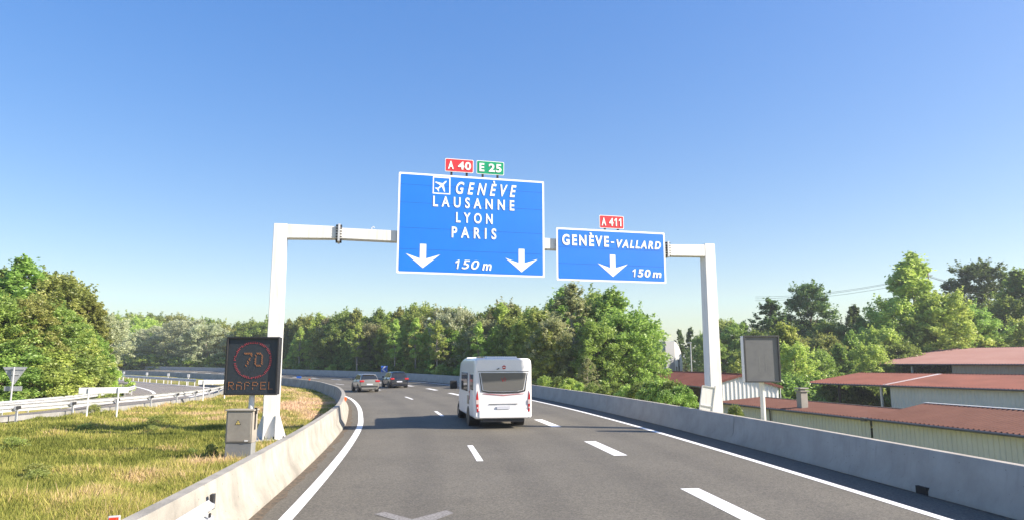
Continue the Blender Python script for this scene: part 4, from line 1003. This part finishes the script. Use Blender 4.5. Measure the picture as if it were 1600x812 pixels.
def motorhome():
    hd_ = R(11.5)
    g = thing('motorhome', 'white motorhome with grey rear window and red tail lights driving in the middle lane', 'motorhome', (-.33, 26.35, .0), hd_)
    W2 = 1.12; L_ = 5.0; zt = 2.68
    def sec(y, k=1, top=zt, bot=.38): return (y, [(0, bot), (W2 * k - .06, bot), (W2 * k, bot + .06), (W2 * k, 1.4), (W2 * k * .995, top - .22), (W2 * k - .03, top - .07), (W2 * k - .12, top), (0, top + .01)])
    # rear end leans forward a little towards the roof
    secs = [(0, sec(0, .97, zt - .06, .42)[1]), (.06, sec(0, 1, zt - .01, .38)[1]), (.5, sec(0)[1]), (L_ - 1.2, sec(0)[1]), (L_ - .5, sec(0, 1, zt - .10)[1]), (L_, sec(0, .97, zt - .55)[1])]
    body = loftx(secs, 'body', M['mh_white'], g, bevel=.03)
    # roof edge rail and raised front
    MB().box((0, .62, zt + .03), (1.2, .6, .07)).build('roof_hatch', M['mh_white'], g, bevel=.02)
    MB().box((0, 2.6, zt + .04), (.8, .8, .09)).box((-.3, 3.4, zt + .05), (.5, .2, .08)).build('roof_vent', M['glass_grey'], g, bevel=.02)
    loftx([(L_ - 1.3, [(0, zt - .02), (W2 - .16, zt - .03), (W2 - .2, zt + .06), (0, zt + .08)]), (L_ - .5, [(0, zt - .1), (W2 - .16, zt - .14), (W2 - .2, zt - .0), (0, zt + .02)])], 'roof_fairing', M['mh_white'], g, bevel=.02)
    # cab
    cs = [(L_ - .3, [(0, .42), (.9, .42), (.98, .6), (.99, 1.25), (.90, 2.05), (.7, 2.2), (0, 2.22)]), (L_ + .5, [(0, .4), (.92, .4), (.99, .6), (.99, 1.22), (.86, 1.8), (.7, 1.95), (0, 1.98)]),
          (L_ + 1.1, [(0, .4), (.92, .4), (.98, .6), (.96, 1.15), (.86, 1.25), (.7, 1.3), (0, 1.32)]), (L_ + 1.75, [(0, .38), (.85, .38), (.9, .55), (.86, .9), (.74, 1.0), (.6, 1.02), (0, 1.04)])]
    cb = loftx(cs, 'cab', M['mh_white'], g, bevel=.03)
    for s in (-1, 1):
        MB().add([(s * 1.0, L_ + .02, 1.28), (s * 1.0, L_ + .72, 1.25), (s * .945, L_ + .45, 1.76), (s * .93, L_ + .02, 1.85), (s * .9, L_ + .02, 1.28), (s * .9, L_ + .72, 1.25), (s * .86, L_ + .45, 1.76), (s * .85, L_ + .02, 1.85)],
                 [(0, 1, 2, 3), (4, 7, 6, 5), (0, 4, 5, 1), (1, 5, 6, 2), (2, 6, 7, 3), (3, 7, 4, 0)]).build('cab_window', M['glass'], cb)
        m_ = MB().box((s * (W2 + .17), L_ + .55, 1.50), (.32, .15, .38)); m_.build('mirror', M['black'], cb, bevel=.03)
        MB().box((s * (W2 - .02), L_ + .60, 1.50), (.36, .06, .16)).build('mirror_arm', M['mh_white'], cb)
        wheel(g, s * .94, 1.75, .33, .23, s); wheel(g, s * .92, L_ + .75, .33, .23, s)
        MB().tube([(s * .7, 1.75, .36), (s * (W2 + .006), 1.75, .36)], .42, 24).build('wheel_arch', M['black'], g)
        MB().tube([(s * .7, L_ + .75, .36), (s * .998, L_ + .75, .36)], .40, 24).build('wheel_arch', M['black'], g)
    MB().box((0, .5, .33), (1.6, .9, .12)).box((.0, 3.0, .33), (1.5, 3.5, .14)).build('underbody', M['black'], g)
    # rear window with black surround
    def curved(pts, y, t, name, mt, par=g): return MB().prism(pts, (0, y, 0), (1, 0, 0), (0, 0, 1), (0, t, 0)).build(name, mt, par, bevel=.006)
    y_ = -.014
    curved([(-.98, 2.14), (.98, 2.14), (.86, 1.42), (.60, 1.36), (0, 1.34), (-.60, 1.36), (-.86, 1.42)], y_, .05, 'window_surround', M['sign_white'])
    sr = curved([(-.96, 2.10), (-.93, 2.12), (-.82, 1.46), (-.58, 1.41), (0, 1.39), (.58, 1.41), (.82, 1.46), (.93, 2.12), (.96, 2.10), (.86, 1.42), (.60, 1.355), (0, 1.335), (-.60, 1.355), (-.86, 1.42)], y_ - .012, .02, 'window_trim', M['black'])
    wn = curved([(-.90, 2.12), (.90, 2.12), (.78, 1.475), (.56, 1.43), (0, 1.415), (-.56, 1.43), (-.78, 1.475)], y_ - .018, .03, 'rear_window', M['glass_grey'])
    mb = MB(); 
    for (a, b, c_, d) in ((-.03, 1.78, .04, 1.96), (-.03, 1.80, -.09, 1.93), (.05, 1.80, .10, 1.92)):
        mb.tube([(a, y_ - .02, b), (c_, y_ - .02, d)], .010, 5)
    mb.build('emblem', M['tail'], wn)
    curved([(-.80, 1.33), (0, 1.275), (.80, 1.33), (.80, 1.318), (0, 1.25), (-.80, 1.318)], y_ - .004, .03, 'red_stripe', M['tail'])
    # emblem above window: red lozenge disc
    pts = [(.075 * math.cos(2*math.pi*k/16) + .02, 2.33 + .075 * math.sin(2*math.pi*k/16)) for k in range(16)]
    em = curved(pts, y_, .04, 'badge', M['tail']); MB().box((.02, y_ - .006, 2.33), (.11, .01, .025)).build('badge_bar', M['sign_white'], em)
    MB().box((-.22, y_ - .02, 2.27), (.10, .05, .03), 0, ry=R(-20)).build('rear_camera', M['black'], g)
    MB().box((0, y_ - .0, 2.175), (2.0, .02, .018)).build('panel_groove', M['vms_grey'], g)
    for s in (-1, 1):
        lt = MB().prism([(-.045, .0), (.02, 0), (.06, .38), (.05, .62), (-.01, .80), (-.055, .40)], (s * 1.01, -.018, .64), (s, 0, 0), (0, 0, 1), (0, .09, 0)).build('tail_light', M['tail'], g, bevel=.012)
        MB().box((s * 1.01, -.026, 1.02), (.10, .02, .16)).box((s * 1.01, -.026, .80), (.05, .02, .06)).build('indicator', mat('lamp_glass_pale', (.62, .5, .48), .2), lt)
    MB().box((.0, y_ + .004, .56), (1.9, .05, .30)).build('bumper', M['mh_white'], g, bevel=.04)
    MB().box((.0, -.034, .80), (.52, .03, .12)).build('number_plate', M['plate'], g)
    MB().box((0, -.012, .94), (1.1, .03, .02)).build('plate_lamp_strip', M['vms_grey'], g)
    # left side: windows, door, hatch
    def sidewin(y0_, y1_, z0_, z1_, name='side_window', mt=M['glass'], s=-1):
        MB().box((s * (W2 + .002), (y0_ + y1_) / 2, (z0_ + z1_) / 2), (.03, y1_ - y0_, z1_ - z0_)).build(name, mt, g, bevel=.012)
    sidewin(.45, 1.15, 1.45, 2.05); sidewin(2.0, 3.9, 1.35, 2.1); sidewin(.35, 1.0, .55, 1.25, 'locker_door', M['mh_white']); sidewin(1.5, 2.0, .85, 1.2, 'service_hatch', M['glass_grey'])
    sidewin(.5, 1.2, 1.45, 2.05, s=1); sidewin(2.0, 3.6, 1.35, 2.0, s=1)
    MB().box((-W2 - .004, 1.35, 1.55), (.012, .04, 1.0)).box((-W2 - .004, 1.45, 1.35), (.012, .25, .06)).build('red_graphic', M['tail'], g)
motorhome()

# ------------------------------------------------------------------ trees
def tree_proto(kind, seed, H, R_, leaf, nleaf, mt, bark, base=.2, shape='round', nclump=90, clump=.16, vis=.3):
    rr = np.random.default_rng(seed); rnd = random.Random(seed)
    root = bpy.data.objects.new(kind, None); C.objects.link(root); root.empty_display_size = .2
    # crown envelope
    def env(t):  # t 0..1 bottom to top -> radius fraction
        if shape == 'round': return (max(0, 1 - (2 * t - .85)**2 / 1.45))**.5
        if shape == 'tall': return min(1, (t + .15) * 3.0) ** .5 * max(0, 1 - t**1.6)**.62
        if shape == 'cone': return max(.02, (1 - t)) ** .8 * min(1, t * 6 + .3)
        if shape == 'bush': return (max(0, 1 - (t - .15)**2 / .75))**.5
    cb = H * base; ch = H - cb
    lob = [(rnd.uniform(0, 2*math.pi), rnd.uniform(.1, .9), rnd.uniform(.62, 1.22)) for _ in range(11)]
    cl = []
    while len(cl) < nclump:
        t = rnd.random()**.8; a = rnd.uniform(0, 2 * math.pi); e = env(t)
        f_ = 1
        for la, lt, lv in lob:
            d = (math.cos(a - la) > .6) and abs(t - lt) < .2
            if d: f_ *= lv
        r = R_ * e * f_ * (rnd.random()**.5) * .95
        jz = rnd.uniform(-.03, .04) * ch
        cl.append((r * math.cos(a), r * math.sin(a), cb + t * ch * .97 + jz, clump * R_ * rnd.uniform(.4, 1.2) * (1 - .45 * t if shape in ('tall', 'cone') else 1)))
    cl = np.array(cl)
    # trunk and limbs
    mb = MB(); tr = H * .018 + .05
    wob = [Vector((rnd.uniform(-.25, .25), rnd.uniform(-.25, .25), 0)) for _ in range(7)]
    tp = [Vector((0, 0, -.6)), Vector((0, 0, 0))] + [Vector((0, 0, H * .92 * (i + 1) / 6)) + wob[i] * (i + 1) / 4 for i in range(6)]
    if shape == 'bush': tp = [Vector((0, 0, -.4)), Vector((0, 0, H * .3)), Vector((0, 0, H * .6))]
    rs = [tr * (1 - .88 * i / (len(tp) - 1)) for i in range(len(tp))]; mb.tube(tp, rs, 8)
    def trunk_at(z):
        for i in range(len(tp) - 1):
            if tp[i].z <= z <= tp[i+1].z: return tp[i].lerp(tp[i+1], (z - tp[i].z) / (tp[i+1].z - tp[i].z))
        return tp[-1]
    for c in cl[rr.permutation(len(cl))[:min(len(cl), 46)]]:
        d = math.hypot(c[0], c[1]); z0_ = max(H * .1, c[2] - d * rnd.uniform(.5, 1.1)); s_ = trunk_at(z0_); e_ = Vector(c[:3])
        mid = s_.lerp(e_, .5) + Vector((0, 0, -d * .08)); r0 = tr * .30 * (1 - z0_ / H * .7); mb.tube([s_, mid, e_], [r0, r0 * .6, r0 * .18], 5, cap=False)
    mb.build('trunk', bark, root, smooth=True)
    # leaves in clumps, biased outwards
    per = nleaf // len(cl); n = per * len(cl); ci = np.repeat(np.arange(len(cl)), per)
    g = rr.normal(size=(n, 3)); g /= np.linalg.norm(g, axis=1)[:, None]; rad = rr.random(n)**.55
    P = cl[ci, :3] + g * (rad * cl[ci, 3])[:, None] * np.array([1.0, 1.0, .78])
    # shoots that break the outline
    up = np.argsort(-(P[:, 2] + np.hypot(P[:, 0], P[:, 1]) * .6))[: int(n * .30)]
    ns = 0 if shape == 'bush' else 70
    if ns:
        pick = rr.choice(up, ns); L0 = rr.uniform(.08, .26, ns) * R_; mL = int(n * .07) // ns
        for j, pi_ in enumerate(pick):
            d0 = np.array([P[pi_, 0], P[pi_, 1], R_ * .9]); d0 /= np.linalg.norm(d0); tt = rr.random(mL)
            P[rr.integers(0, n, mL)] = P[pi_] + d0 * (tt * L0[j])[:, None] + rr.normal(size=(mL, 3)) * (.05 * R_ * (1.05 - tt))[:, None]
    # stray leaves
    k = int(n * .06); P[:k] += rr.normal(size=(k, 3)) * clump * R_ * .35
    u_ = rr.normal(size=(n, 3)); u_[:, 2] *= .6; u_ /= np.linalg.norm(u_, axis=1)[:, None]
    q = rr.normal(size=(n, 3)) * .6 + g * .8 + np.array([0, 0, .5]); v_ = np.cross(u_, q); v_ /= np.linalg.norm(v_, axis=1)[:, None] + 1e-9
    s_ = leaf * rr.uniform(.55, 1.25, n)[:, None]
    V = np.stack([P - u_ * s_, P + v_ * s_ * .48, P + u_ * s_, P - v_ * s_ * .48], 1).reshape(-1, 3)
    fast('crown', V, np.arange(4 * n).reshape(-1, 4), 4, mt, root)
    return root, H
protos = {}
def kinds():
    P = protos; a = tree_proto
    P['g1'] = a('broadleaf_tree', 1, 11, 4.0, .135, 30000, M['leaf_green'], M['bark'], .06, 'round', 300, .15)
    P['g2'] = a('broadleaf_tree', 2, 12, 3.6, .135, 30000, M['leaf_green'], M['bark'], .08, 'tall', 320, .18)
    P['o1'] = a('broadleaf_tree', 3, 11, 3.8, .135, 28000, M['leaf_olive'], M['bark'], .06, 'round', 300, .145)
    P['o2'] = a('broadleaf_tree', 4, 12, 3.3, .135, 28000, M['leaf_olive'], M['bark'], .08, 'tall', 300, .18)
    P['y1'] = a('broadleaf_tree', 5, 12, 3.4, .14, 26000, M['leaf_yellow'], M['bark_pale'], .06, 'tall', 300, .19)
    P['y2'] = a('broadleaf_tree', 6, 10, 3.6, .135, 26000, M['leaf_yellow'], M['bark'], .05, 'round', 280, .15)
    P['d1'] = a('broadleaf_tree', 7, 13, 4.0, .15, 28000, M['leaf_dark'], M['bark'], .1, 'round', 240, .16)
    P['d2'] = a('broadleaf_tree', 8, 13, 3.2, .145, 20000, M['leaf_dark'], M['bark'], .12, 'tall', 200, .16)
    P['p1'] = a('willow_tree', 9, 10, 4.0, .12, 26000, M['leaf_pale'], M['bark_pale'], .05, 'round', 300, .14)
    P['b1'] = a('sparse_tree', 10, 13, 3.2, .115, 19000, M['leaf_brown'], M['bark_pale'], .1, 'tall', 260, .13)
    P['b2'] = a('broadleaf_tree', 14, 11, 3.6, .13, 27000, M['leaf_brown'], M['bark'], .06, 'round', 290, .15)
    P['t1'] = a('slim_tree', 17, 11, 2.0, .13, 9000, M['leaf_yellow'], M['bark_pale'], .42, 'tall', 90, .26)
    P['s1'] = a('bush', 11, 2.6, 1.8, .08, 9000, M['leaf_green'], M['bark'], .02, 'bush', 90, .22)
    P['s2'] = a('bush', 12, 2.4, 1.7, .08, 9000, M['leaf_yellow'], M['bark'], .02, 'bush', 90, .22)
    P['s3'] = a('bush', 13, 1.2, 1.1, .045, 5000, M['leaf_olive'], M['bark'], .02, 'bush', 60, .22)
kinds()
ORD = ['first', 'second', 'third', 'fourth', 'fifth', 'sixth', 'seventh', 'eighth', 'ninth', 'tenth', 'eleventh', 'twelfth', 'thirteenth', 'fourteenth', 'fifteenth', 'sixteenth', 'seventeenth', 'eighteenth', 'nineteenth', 'twentieth', 'twenty-first', 'twenty-second', 'twenty-third', 'twenty-fourth', 'twenty-fifth', 'twenty-sixth']
used = set(); trnd = random.Random(21)
def plant(k, x, y, zb, H, label, cat='tree', group=None, sx=1.0):
    root, H0 = protos[k]
    if k in used: o = copy_tree(root)
    else: o = root; used.add(k)
    s = H / H0; o.location = (x, y, zb); o.scale = (s * sx, s * sx, s); o.rotation_euler = (0, 0, trnd.uniform(0, 6.28))
    tag(o, label, cat, group)
    if not group and 'group' in o: del o['group']
    return o
def tree(k, px, top, Yd, label, group=None, sx=1.0, cat='tree', zb=None):
    p = at(px, top, Yd); z = float(gz(p.x, Yd)[0]) - .1 if zb is None else zb
    return plant(k, p.x, Yd, z, p.z - z, label, cat, group, sx)

# left mass beside the slip road
GL = 'trees in the tall thicket at the left edge'
for k, px, top, Yd, lb, sx in [
    ('g1', -60, 432, 50, 'broad green tree at the left edge, leftmost of the thicket beyond the slip road', 1.3),
    ('g2', 8, 425, 56, 'green topped tree at the back of the thicket, close to the left edge', 1.0),
    ('g2', 38, 408, 52, 'tallest green tree of the thicket at the left edge', 1.5),
    ('o1', 85, 432, 53, 'olive green tree just right of the tallest one in the left thicket', 1.2),
    ('o1', 115, 447, 56, 'olive topped tree in the left thicket above the white panel', 1.1),
    ('o2', 142, 466, 55, 'narrow olive tree on the sloping right shoulder of the left thicket', 1.4),
    ('p1', 165, 492, 57, 'pale silvery tree at the right end of the left thicket', 1.1)]:
    tree(k, px, top, Yd, lb, None, sx)
for k, px, top, Yd, lb, sx in [
    ('y2', -25, 470, 43, 'yellow green tree low at the left edge, left of the yield sign', 1.3), ('g1', 15, 468, 43.5, 'leafy green tree straight behind the yield sign', 1.15),
    ('o1', 55, 470, 44.5, 'olive green tree in front of the thicket, right of the yield sign', 1.15), ('g1', 92, 480, 47, 'bright green tree in the front row of the left thicket, above the slip road guardrail', 1.15),
    ('y2', 122, 505, 50, 'yellow green tree in the front row of the left thicket, above the white panel', 1.1), ('g1', 148, 525, 54, 'low green tree at the right foot of the left thicket', 1.1)]:
    tree(k, px, top, Yd, lb, None, sx)
for i, (px, top, Yd) in enumerate([(-5, 560, 42.5), (35, 575, 41.8), (65, 565, 43), (95, 575, 44.5), (125, 578, 46.5), (150, 580, 50), (168, 575, 55), (10, 540, 42.5), (80, 545, 44.8), (112, 553, 46.5)]):
    tree('s1' if i % 2 else 's2', px, top, Yd, 'green bush at the foot of the left thicket behind the far slip road guardrail', 'bushes at the foot of the left thicket', 1.35, 'bush')

# far left beyond the motorway
far = [('y1', 185, 492, 195), ('o1', 205, 492, 200), ('y2', 225, 498, 196), ('g1', 245, 493, 215), ('o2', 262, 496, 220), ('o1', 278, 494, 218), ('y1', 300, 497, 210), ('g1', 322, 500, 214), ('o1', 345, 503, 210),
       ('g2', 372, 505, 190), ('g1', 392, 503, 176), ('o1', 352, 512, 184), ('g1', 420, 500, 168), ('y2', 215, 512, 190), ('g2', 330, 512, 190), ('g1', 170, 492, 205), ('o1', 150, 490, 210)]
for k, px, top, Yd in far: tree(k, px, top, Yd, 'green or olive tree in the far wood left of the black speed sign, beyond the motorway', 'trees of the far wood at the left', 1.3)
for px, top, Yd, lb in [(208, 520, 186, 'small pale willow in the far wood, nearest to the left thicket'), (246, 510, 186, 'pale silvery willow in the far wood, left one of the pair of large ones'), (292, 500, 182, 'large pale silvery willow in the middle of the far wood'), (325, 507, 178, 'pale silvery willow in the far wood, just left of the black speed sign')]:
    tree('p1', px, top, Yd, lb, None, 1.6)
for px in (180, 200, 222, 240, 262, 285, 306, 328, 345, 362):
    tree('s1' if px % 4 else 's2', px, 552 + (px % 7), 182 - (px - 180) * .05, 'low green undergrowth bush below the far wood, behind the motorway barrier', 'undergrowth bushes of the far wood', 1.5, 'bush')

# wood behind the far right barrier
wood = []
wr = random.Random(9)
ks = ['y1', 'o2', 'g2', 'o1', 'y1', 'b2', 'g1', 'o2', 'y1', 'g2']
def Rfar(px):  # forward distance of the outer barrier seen at px
    xs = [281, 346, 422, 512, 575, 636, 694, 733, 820, 900, 1000]; ys = [170, 155, 132, 111, 97, 87, 77, 69, 54, 42, 32]; return float(np.interp(px, xs, ys))
prof = [(430, 500), (460, 492), (490, 489), (520, 487), (550, 483), (580, 485), (610, 483), (640, 480), (655, 476), (680, 484), (700, 480), (725, 482), (745, 478), (765, 480), (785, 474), (805, 476), (825, 488), (845, 484)]
def topat(px): return 4 + float(np.interp(px, [a for a, b in prof], [b for a, b in prof]))
px = 432; i = 0
while px < 850:
    Yd = Rfar(px) + 9 + wr.uniform(0, 4); wood.append((ks[i % 10], px, topat(px) + wr.uniform(-4, 9), Yd + 9, 1.0, 0)); 
    wood.append((ks[(i * 3 + 1) % 10], px + 8, topat(px) + wr.uniform(14, 34), Yd, 1.0, 1)); px += 17 + wr.uniform(-3, 4); i += 1
for k, px, top, Yd, sx, row in wood:
    tree(k, px, top, Yd, ('green or olive tree in the front row of the wood behind the far concrete barrier' if row else 'tree in the skyline row of the wood behind the far concrete barrier'), 'front row trees of the wood behind the barrier' if row else 'skyline trees of the wood behind the barrier', 1.12)
for i, px in enumerate(range(436, 840, 21)):
    tree('d1', px, topat(px) + 22, Rfar(px) + 26, 'dark tree deep inside the wood behind the far concrete barrier', 'dark trees deep in the wood', 1.5)
for i, px in enumerate([448, 470, 498, 520, 548, 572, 690, 705, 722, 640, 612]):
    tree('s1' if i % 3 else 's2', px, 563 + (i * 5) % 9 + (4 if px > 600 else 0), Rfar(px) + 4.0, 'low green bush looking over the far concrete barrier at the foot of the wood', 'bushes behind the far barrier', 1.0, 'bush')
for px, top, lb in [(648, 540, 'left one of the bare pale trunks at the edge of the wood'), (692, 535, 'right one of the bare pale trunks at the edge of the wood')]:
    pass
for px, top, lb in [(470, 512, 'slim pale trunked tree near the left gantry leg'), (560, 505, 'slim pale trunked tree over the silver car'), (618, 500, 'slim pale trunked tree over the dark car'),
                    (650, 498, 'slim pale trunked tree halfway between dark car and motorhome'), (684, 502, 'slim pale trunked tree left of the motorhome'), (748, 505, 'slim pale trunked tree right behind the motorhome roof')]:
    tree('t1', px, top, Rfar(px) + 5.5, lb + ' at the edge of the wood', 'slim trees at the edge of the wood', 1.0)
tree('p1', 712, 482, 88, 'pale silvery tree in the wood just left of the motorhome roof', None, .9)
tree('p1', 735, 490, 90, 'pale silvery tree above the motorhome roof', None, .8)
tree('b2', 790, 476, 88, 'brownish round tree right of the pale ones, above the motorhome', None, 1.1)
tree('b1', 765, 492, 80, 'sparse brown tree with visible branches right above the motorhome', None, 1.3)
tree('o1', 830, 490, 82, 'olive tree left of the tallest sparse tree', None, 1.2)

# centre right group
for k, px, top, Yd, lb, sx in [
    ('b1', 893, 446, 66, 'tall sparse brownish tree with pale trunk in the middle of the central group', 1.45),
    ('g2', 880, 455, 76, 'tall green tree right behind the sparse brownish one', 1.3),
    ('b2', 862, 500, 62, 'low brown green tree left of the sparse tree trunk, above the barrier', 1.0),
    ('g1', 925, 462, 78, 'green tree between the sparse tree and the bright green one', 1.0),
    ('g2', 955, 458, 66, 'tall bright green tree in the central group, left of the red roofed shed', 1.5),
    ('g1', 935, 505, 60, 'round dark green tree low in the central group', 1.05),
    ('g1', 978, 488, 62, 'broad bright green tree at the right of the central group', 1.1),
    ('y1', 1008, 502, 93, 'yellow green tree at the right end of the central group, by the white building', 1.2),
    ('b1', 918, 560, 50, 'small reddish brown shrub tree beside the barrier under the sparse tree', 1.6)]:
    tree(k, px, top, Yd, lb, None, sx)
for k, px, top, Yd, sx in [('d1', 845, 500, 84, 1.2), ('d1', 905, 500, 86, 1.3), ('d1', 965, 500, 84, 1.3), ('g1', 815, 510, 74, 1)]:
    tree(k, px, top, Yd, 'dark filler tree standing deep inside the central group of trees', 'dark trees deep in the central group', sx)
for i, (px, top, Yd) in enumerate([(850, 588, 52), (945, 604, 42), (962, 601, 42), (980, 603, 40), (998, 600, 39), (1015, 598, 37), (1032, 594, 36), (1048, 598, 35), (1062, 606, 34), (905, 598, 46), (925, 600, 44), (872, 590, 50), (890, 592, 48), (1040, 612, 32), (1005, 612, 36)]):
    tree('s1' if i % 3 else 's2', px, top, Yd, 'leafy green bush growing on the slope behind the grey barrier, left of the right gantry leg', 'bushes on the slope behind the grey barrier', .85, 'bush')
tree('s1', 1150, 636, 30, 'dark green bush between the right gantry leg and the pale green shed wall', None, .55, 'bush')

# trees right
for k, px, top, Yd, lb, sx in [
    ('d2', 1062, 515, 125, 'slim dark tree left of the right gantry leg, beyond the white building', 1.0), ('d2', 1078, 512, 128, 'slim dark tree next to the lamp post', 1.0),
    ('g1', 1100, 522, 115, 'dull green tree directly left of the right gantry leg', 1.0), ('o1', 1128, 502, 112, 'olive tree directly right of the right gantry leg', 1.2),
    ('g1', 1152, 505, 108, 'green tree between gantry leg and blank board', 1.1), ('d2', 1202, 468, 108, 'dark ragged tree directly above the blank grey board', 1.5),
    ('d1', 1226, 492, 112, 'dark tree right of the ragged one behind the blank board', 1.0), ('d1', 1262, 444, 112, 'tall round dark tree with domed top right of the blank board', 1.15),
    ('y1', 1222, 505, 74, 'bright yellow green feathery tree right beside the blank grey board', 1.25), ('y2', 1240, 540, 70, 'low yellow green tree at the foot of the feathery one', 1.0),
    ('d2', 1332, 478, 106, 'sparse dark tree in the sky gap left of the tallest tree', 1.3), ('g1', 1300, 505, 96, 'medium green tree in the dip between domed tree and tallest tree', 1.2),
    ('g2', 1345, 498, 94, 'green tree at the left foot of the tallest tree', 1.2), ('y1', 1420, 399, 92, 'tallest yellow green tree on the right, with pointed top', 1.35),
    ('y2', 1392, 470, 90, 'yellow green tree at the left shoulder of the tallest one', 1.1), ('y2', 1470, 462, 88, 'yellow green tree at the right shoulder of the tallest one', 1.15),
    ('g1', 1505, 478, 92, 'green tree right of the yellow green shoulder tree', 1.2), ('d1', 1527, 412, 116, 'large dark tree with sky showing through, between tallest tree and right edge', 1.25),
    ('g2', 1590, 426, 104, 'tall blue green tree at the right edge', 1.4), ('g1', 1560, 470, 100, 'green tree in front of the large dark one near the right edge', 1.15),
    ('g1', 1640, 440, 100, 'green tree cut off by the right edge', 1.2)]:
    tree(k, px, top, Yd, lb, None, sx)
for i, (px, top, Yd) in enumerate([(1180, 520, 96), (1285, 525, 86), (1330, 520, 86), (1375, 515, 86), (1430, 505, 88), (1480, 510, 90), (1540, 505, 92), (1600, 500, 94), (1110, 530, 104), (1250, 530, 90), (1310, 540, 80), (1355, 540, 80), (1405, 535, 84), (1650, 500, 94), (1205, 545, 84), (1165, 548, 90), (1280, 550, 78)]):
    tree(['g1', 'o1', 'g2', 'y2'][i % 4], px, top, Yd, 'low green tree in the belt of trees just behind the sheds on the right', 'low trees behind the sheds', 1.15)
for i, (px, top, Yd) in enumerate([(1190, 510, 135), (1320, 512, 130), (1380, 490, 130), (1450, 485, 130), (1500, 470, 132), (1600, 480, 130), (1060, 540, 140), (1130, 525, 135), (1260, 500, 130)]):
    tree('d1', px, top, Yd, 'dark background tree at the back of the belt behind the sheds', 'dark background trees behind the sheds', 1.5)
for i, (px, top, Yd) in enumerate([(1230, 590, 66), (1262, 592, 70), (1292, 590, 74), (1325, 588, 76), (1350, 586, 78), (1300, 604, 66), (1340, 606, 68)]):
    tree('s1', px, top, Yd, 'dark green bush in the shade behind the open bay of the red roofed shed', 'bushes behind the open bay', 1.1, 'bush')

# weeds and shrubs on the verge
for px, top, Yd, lb, sx in [(330, 694, 18.2, 'dark scrubby weed in the grass left of the cabinet', .7), (352, 690, 18.6, 'dark scrubby weed touching the left side of the cabinet', .5), (300, 700, 18.8, 'dark scrubby weed farther left of the cabinet', .7), (148, 632, 33.5, 'grey green weed at the foot of the nearer white panel', .8)]:
    tree('s3', px, top, Yd, lb, None, sx, 'weed')
wrd = random.Random(4)
for i in range(24):
    x = wrd.uniform(-20, -7.5); y = wrd.uniform(11, 30)
    if x > -4.3 - (y - 11) * .28 - 2.0 or abs(x + 7.5) < 1.6 and y > 16: continue
    plant('s3', x, y, float(gz(x, y)[0]) - .08, wrd.uniform(.22, .5), 'small leafy weed in the grass of the verge', 'weed', 'weeds in the verge grass', wrd.uniform(1.0, 1.7))
# repeats that look alike are told apart by their order from the left
GR = {'weeds in the verge grass': 'small leafy weed from the left in the verge grass',
      'front row trees of the wood behind the barrier': 'tree from the left in the front row of the wood behind the far barrier',
      'skyline trees of the wood behind the barrier': 'tree from the left on the skyline of the wood behind the far barrier',
      'dark trees deep in the wood': 'dark tree from the left deep in the wood behind the far barrier',
      'bushes at the foot of the left thicket': 'green bush from the left at the foot of the left thicket',
      'low trees behind the sheds': 'low tree from the left in the belt behind the sheds',
      'bushes on the slope behind the grey barrier': 'leafy bush from the left on the slope behind the grey barrier',
      'bushes behind the open bay': 'dark bush from the left behind the open bay of the shed',
      'trees of the far wood at the left': 'tree from the left in the far wood left of the black speed sign',
      'undergrowth bushes of the far wood': 'low bush from the left under the far wood beyond the motorway',
      'bushes behind the far barrier': 'low bush from the left looking over the far barrier',
      'dark trees deep in the central group': 'dark tree from the left inside the central tree group',
      'dark background trees behind the sheds': 'dark tree from the left at the back of the belt behind sheds'}
for gname, tail in GR.items():
    mem = sorted([o for o in C.objects if o.parent is None and o.get('group') == gname], key=lambda o: o.location.x / max(o.location.y, 1))
    for i, o in enumerate(mem): o['label'] = ORD[i] + ' ' + tail
for k in list(protos):
    if k not in used:
        for c in list(protos[k][0].children): bpy.data.objects.remove(c)
        bpy.data.objects.remove(protos[k][0])

# ------------------------------------------------------------------ air
hz = bpy.data.materials.new('air'); hz.use_nodes = True; t = hz.node_tree
t.nodes.remove(t.nodes['Principled BSDF']); pv = t.nodes.new('ShaderNodeVolumePrincipled')
pv.inputs['Color'].default_value = (.86, .93, 1, 1); pv.inputs['Density'].default_value = .00042; pv.inputs['Anisotropy'].default_value = .2
t.links.new(pv.outputs[0], t.nodes['Material Output'].inputs['Volume'])
tag(MB().box((0, 1200, 11), (5200, 3700, 34)).build('haze', hz), kind='stuff')
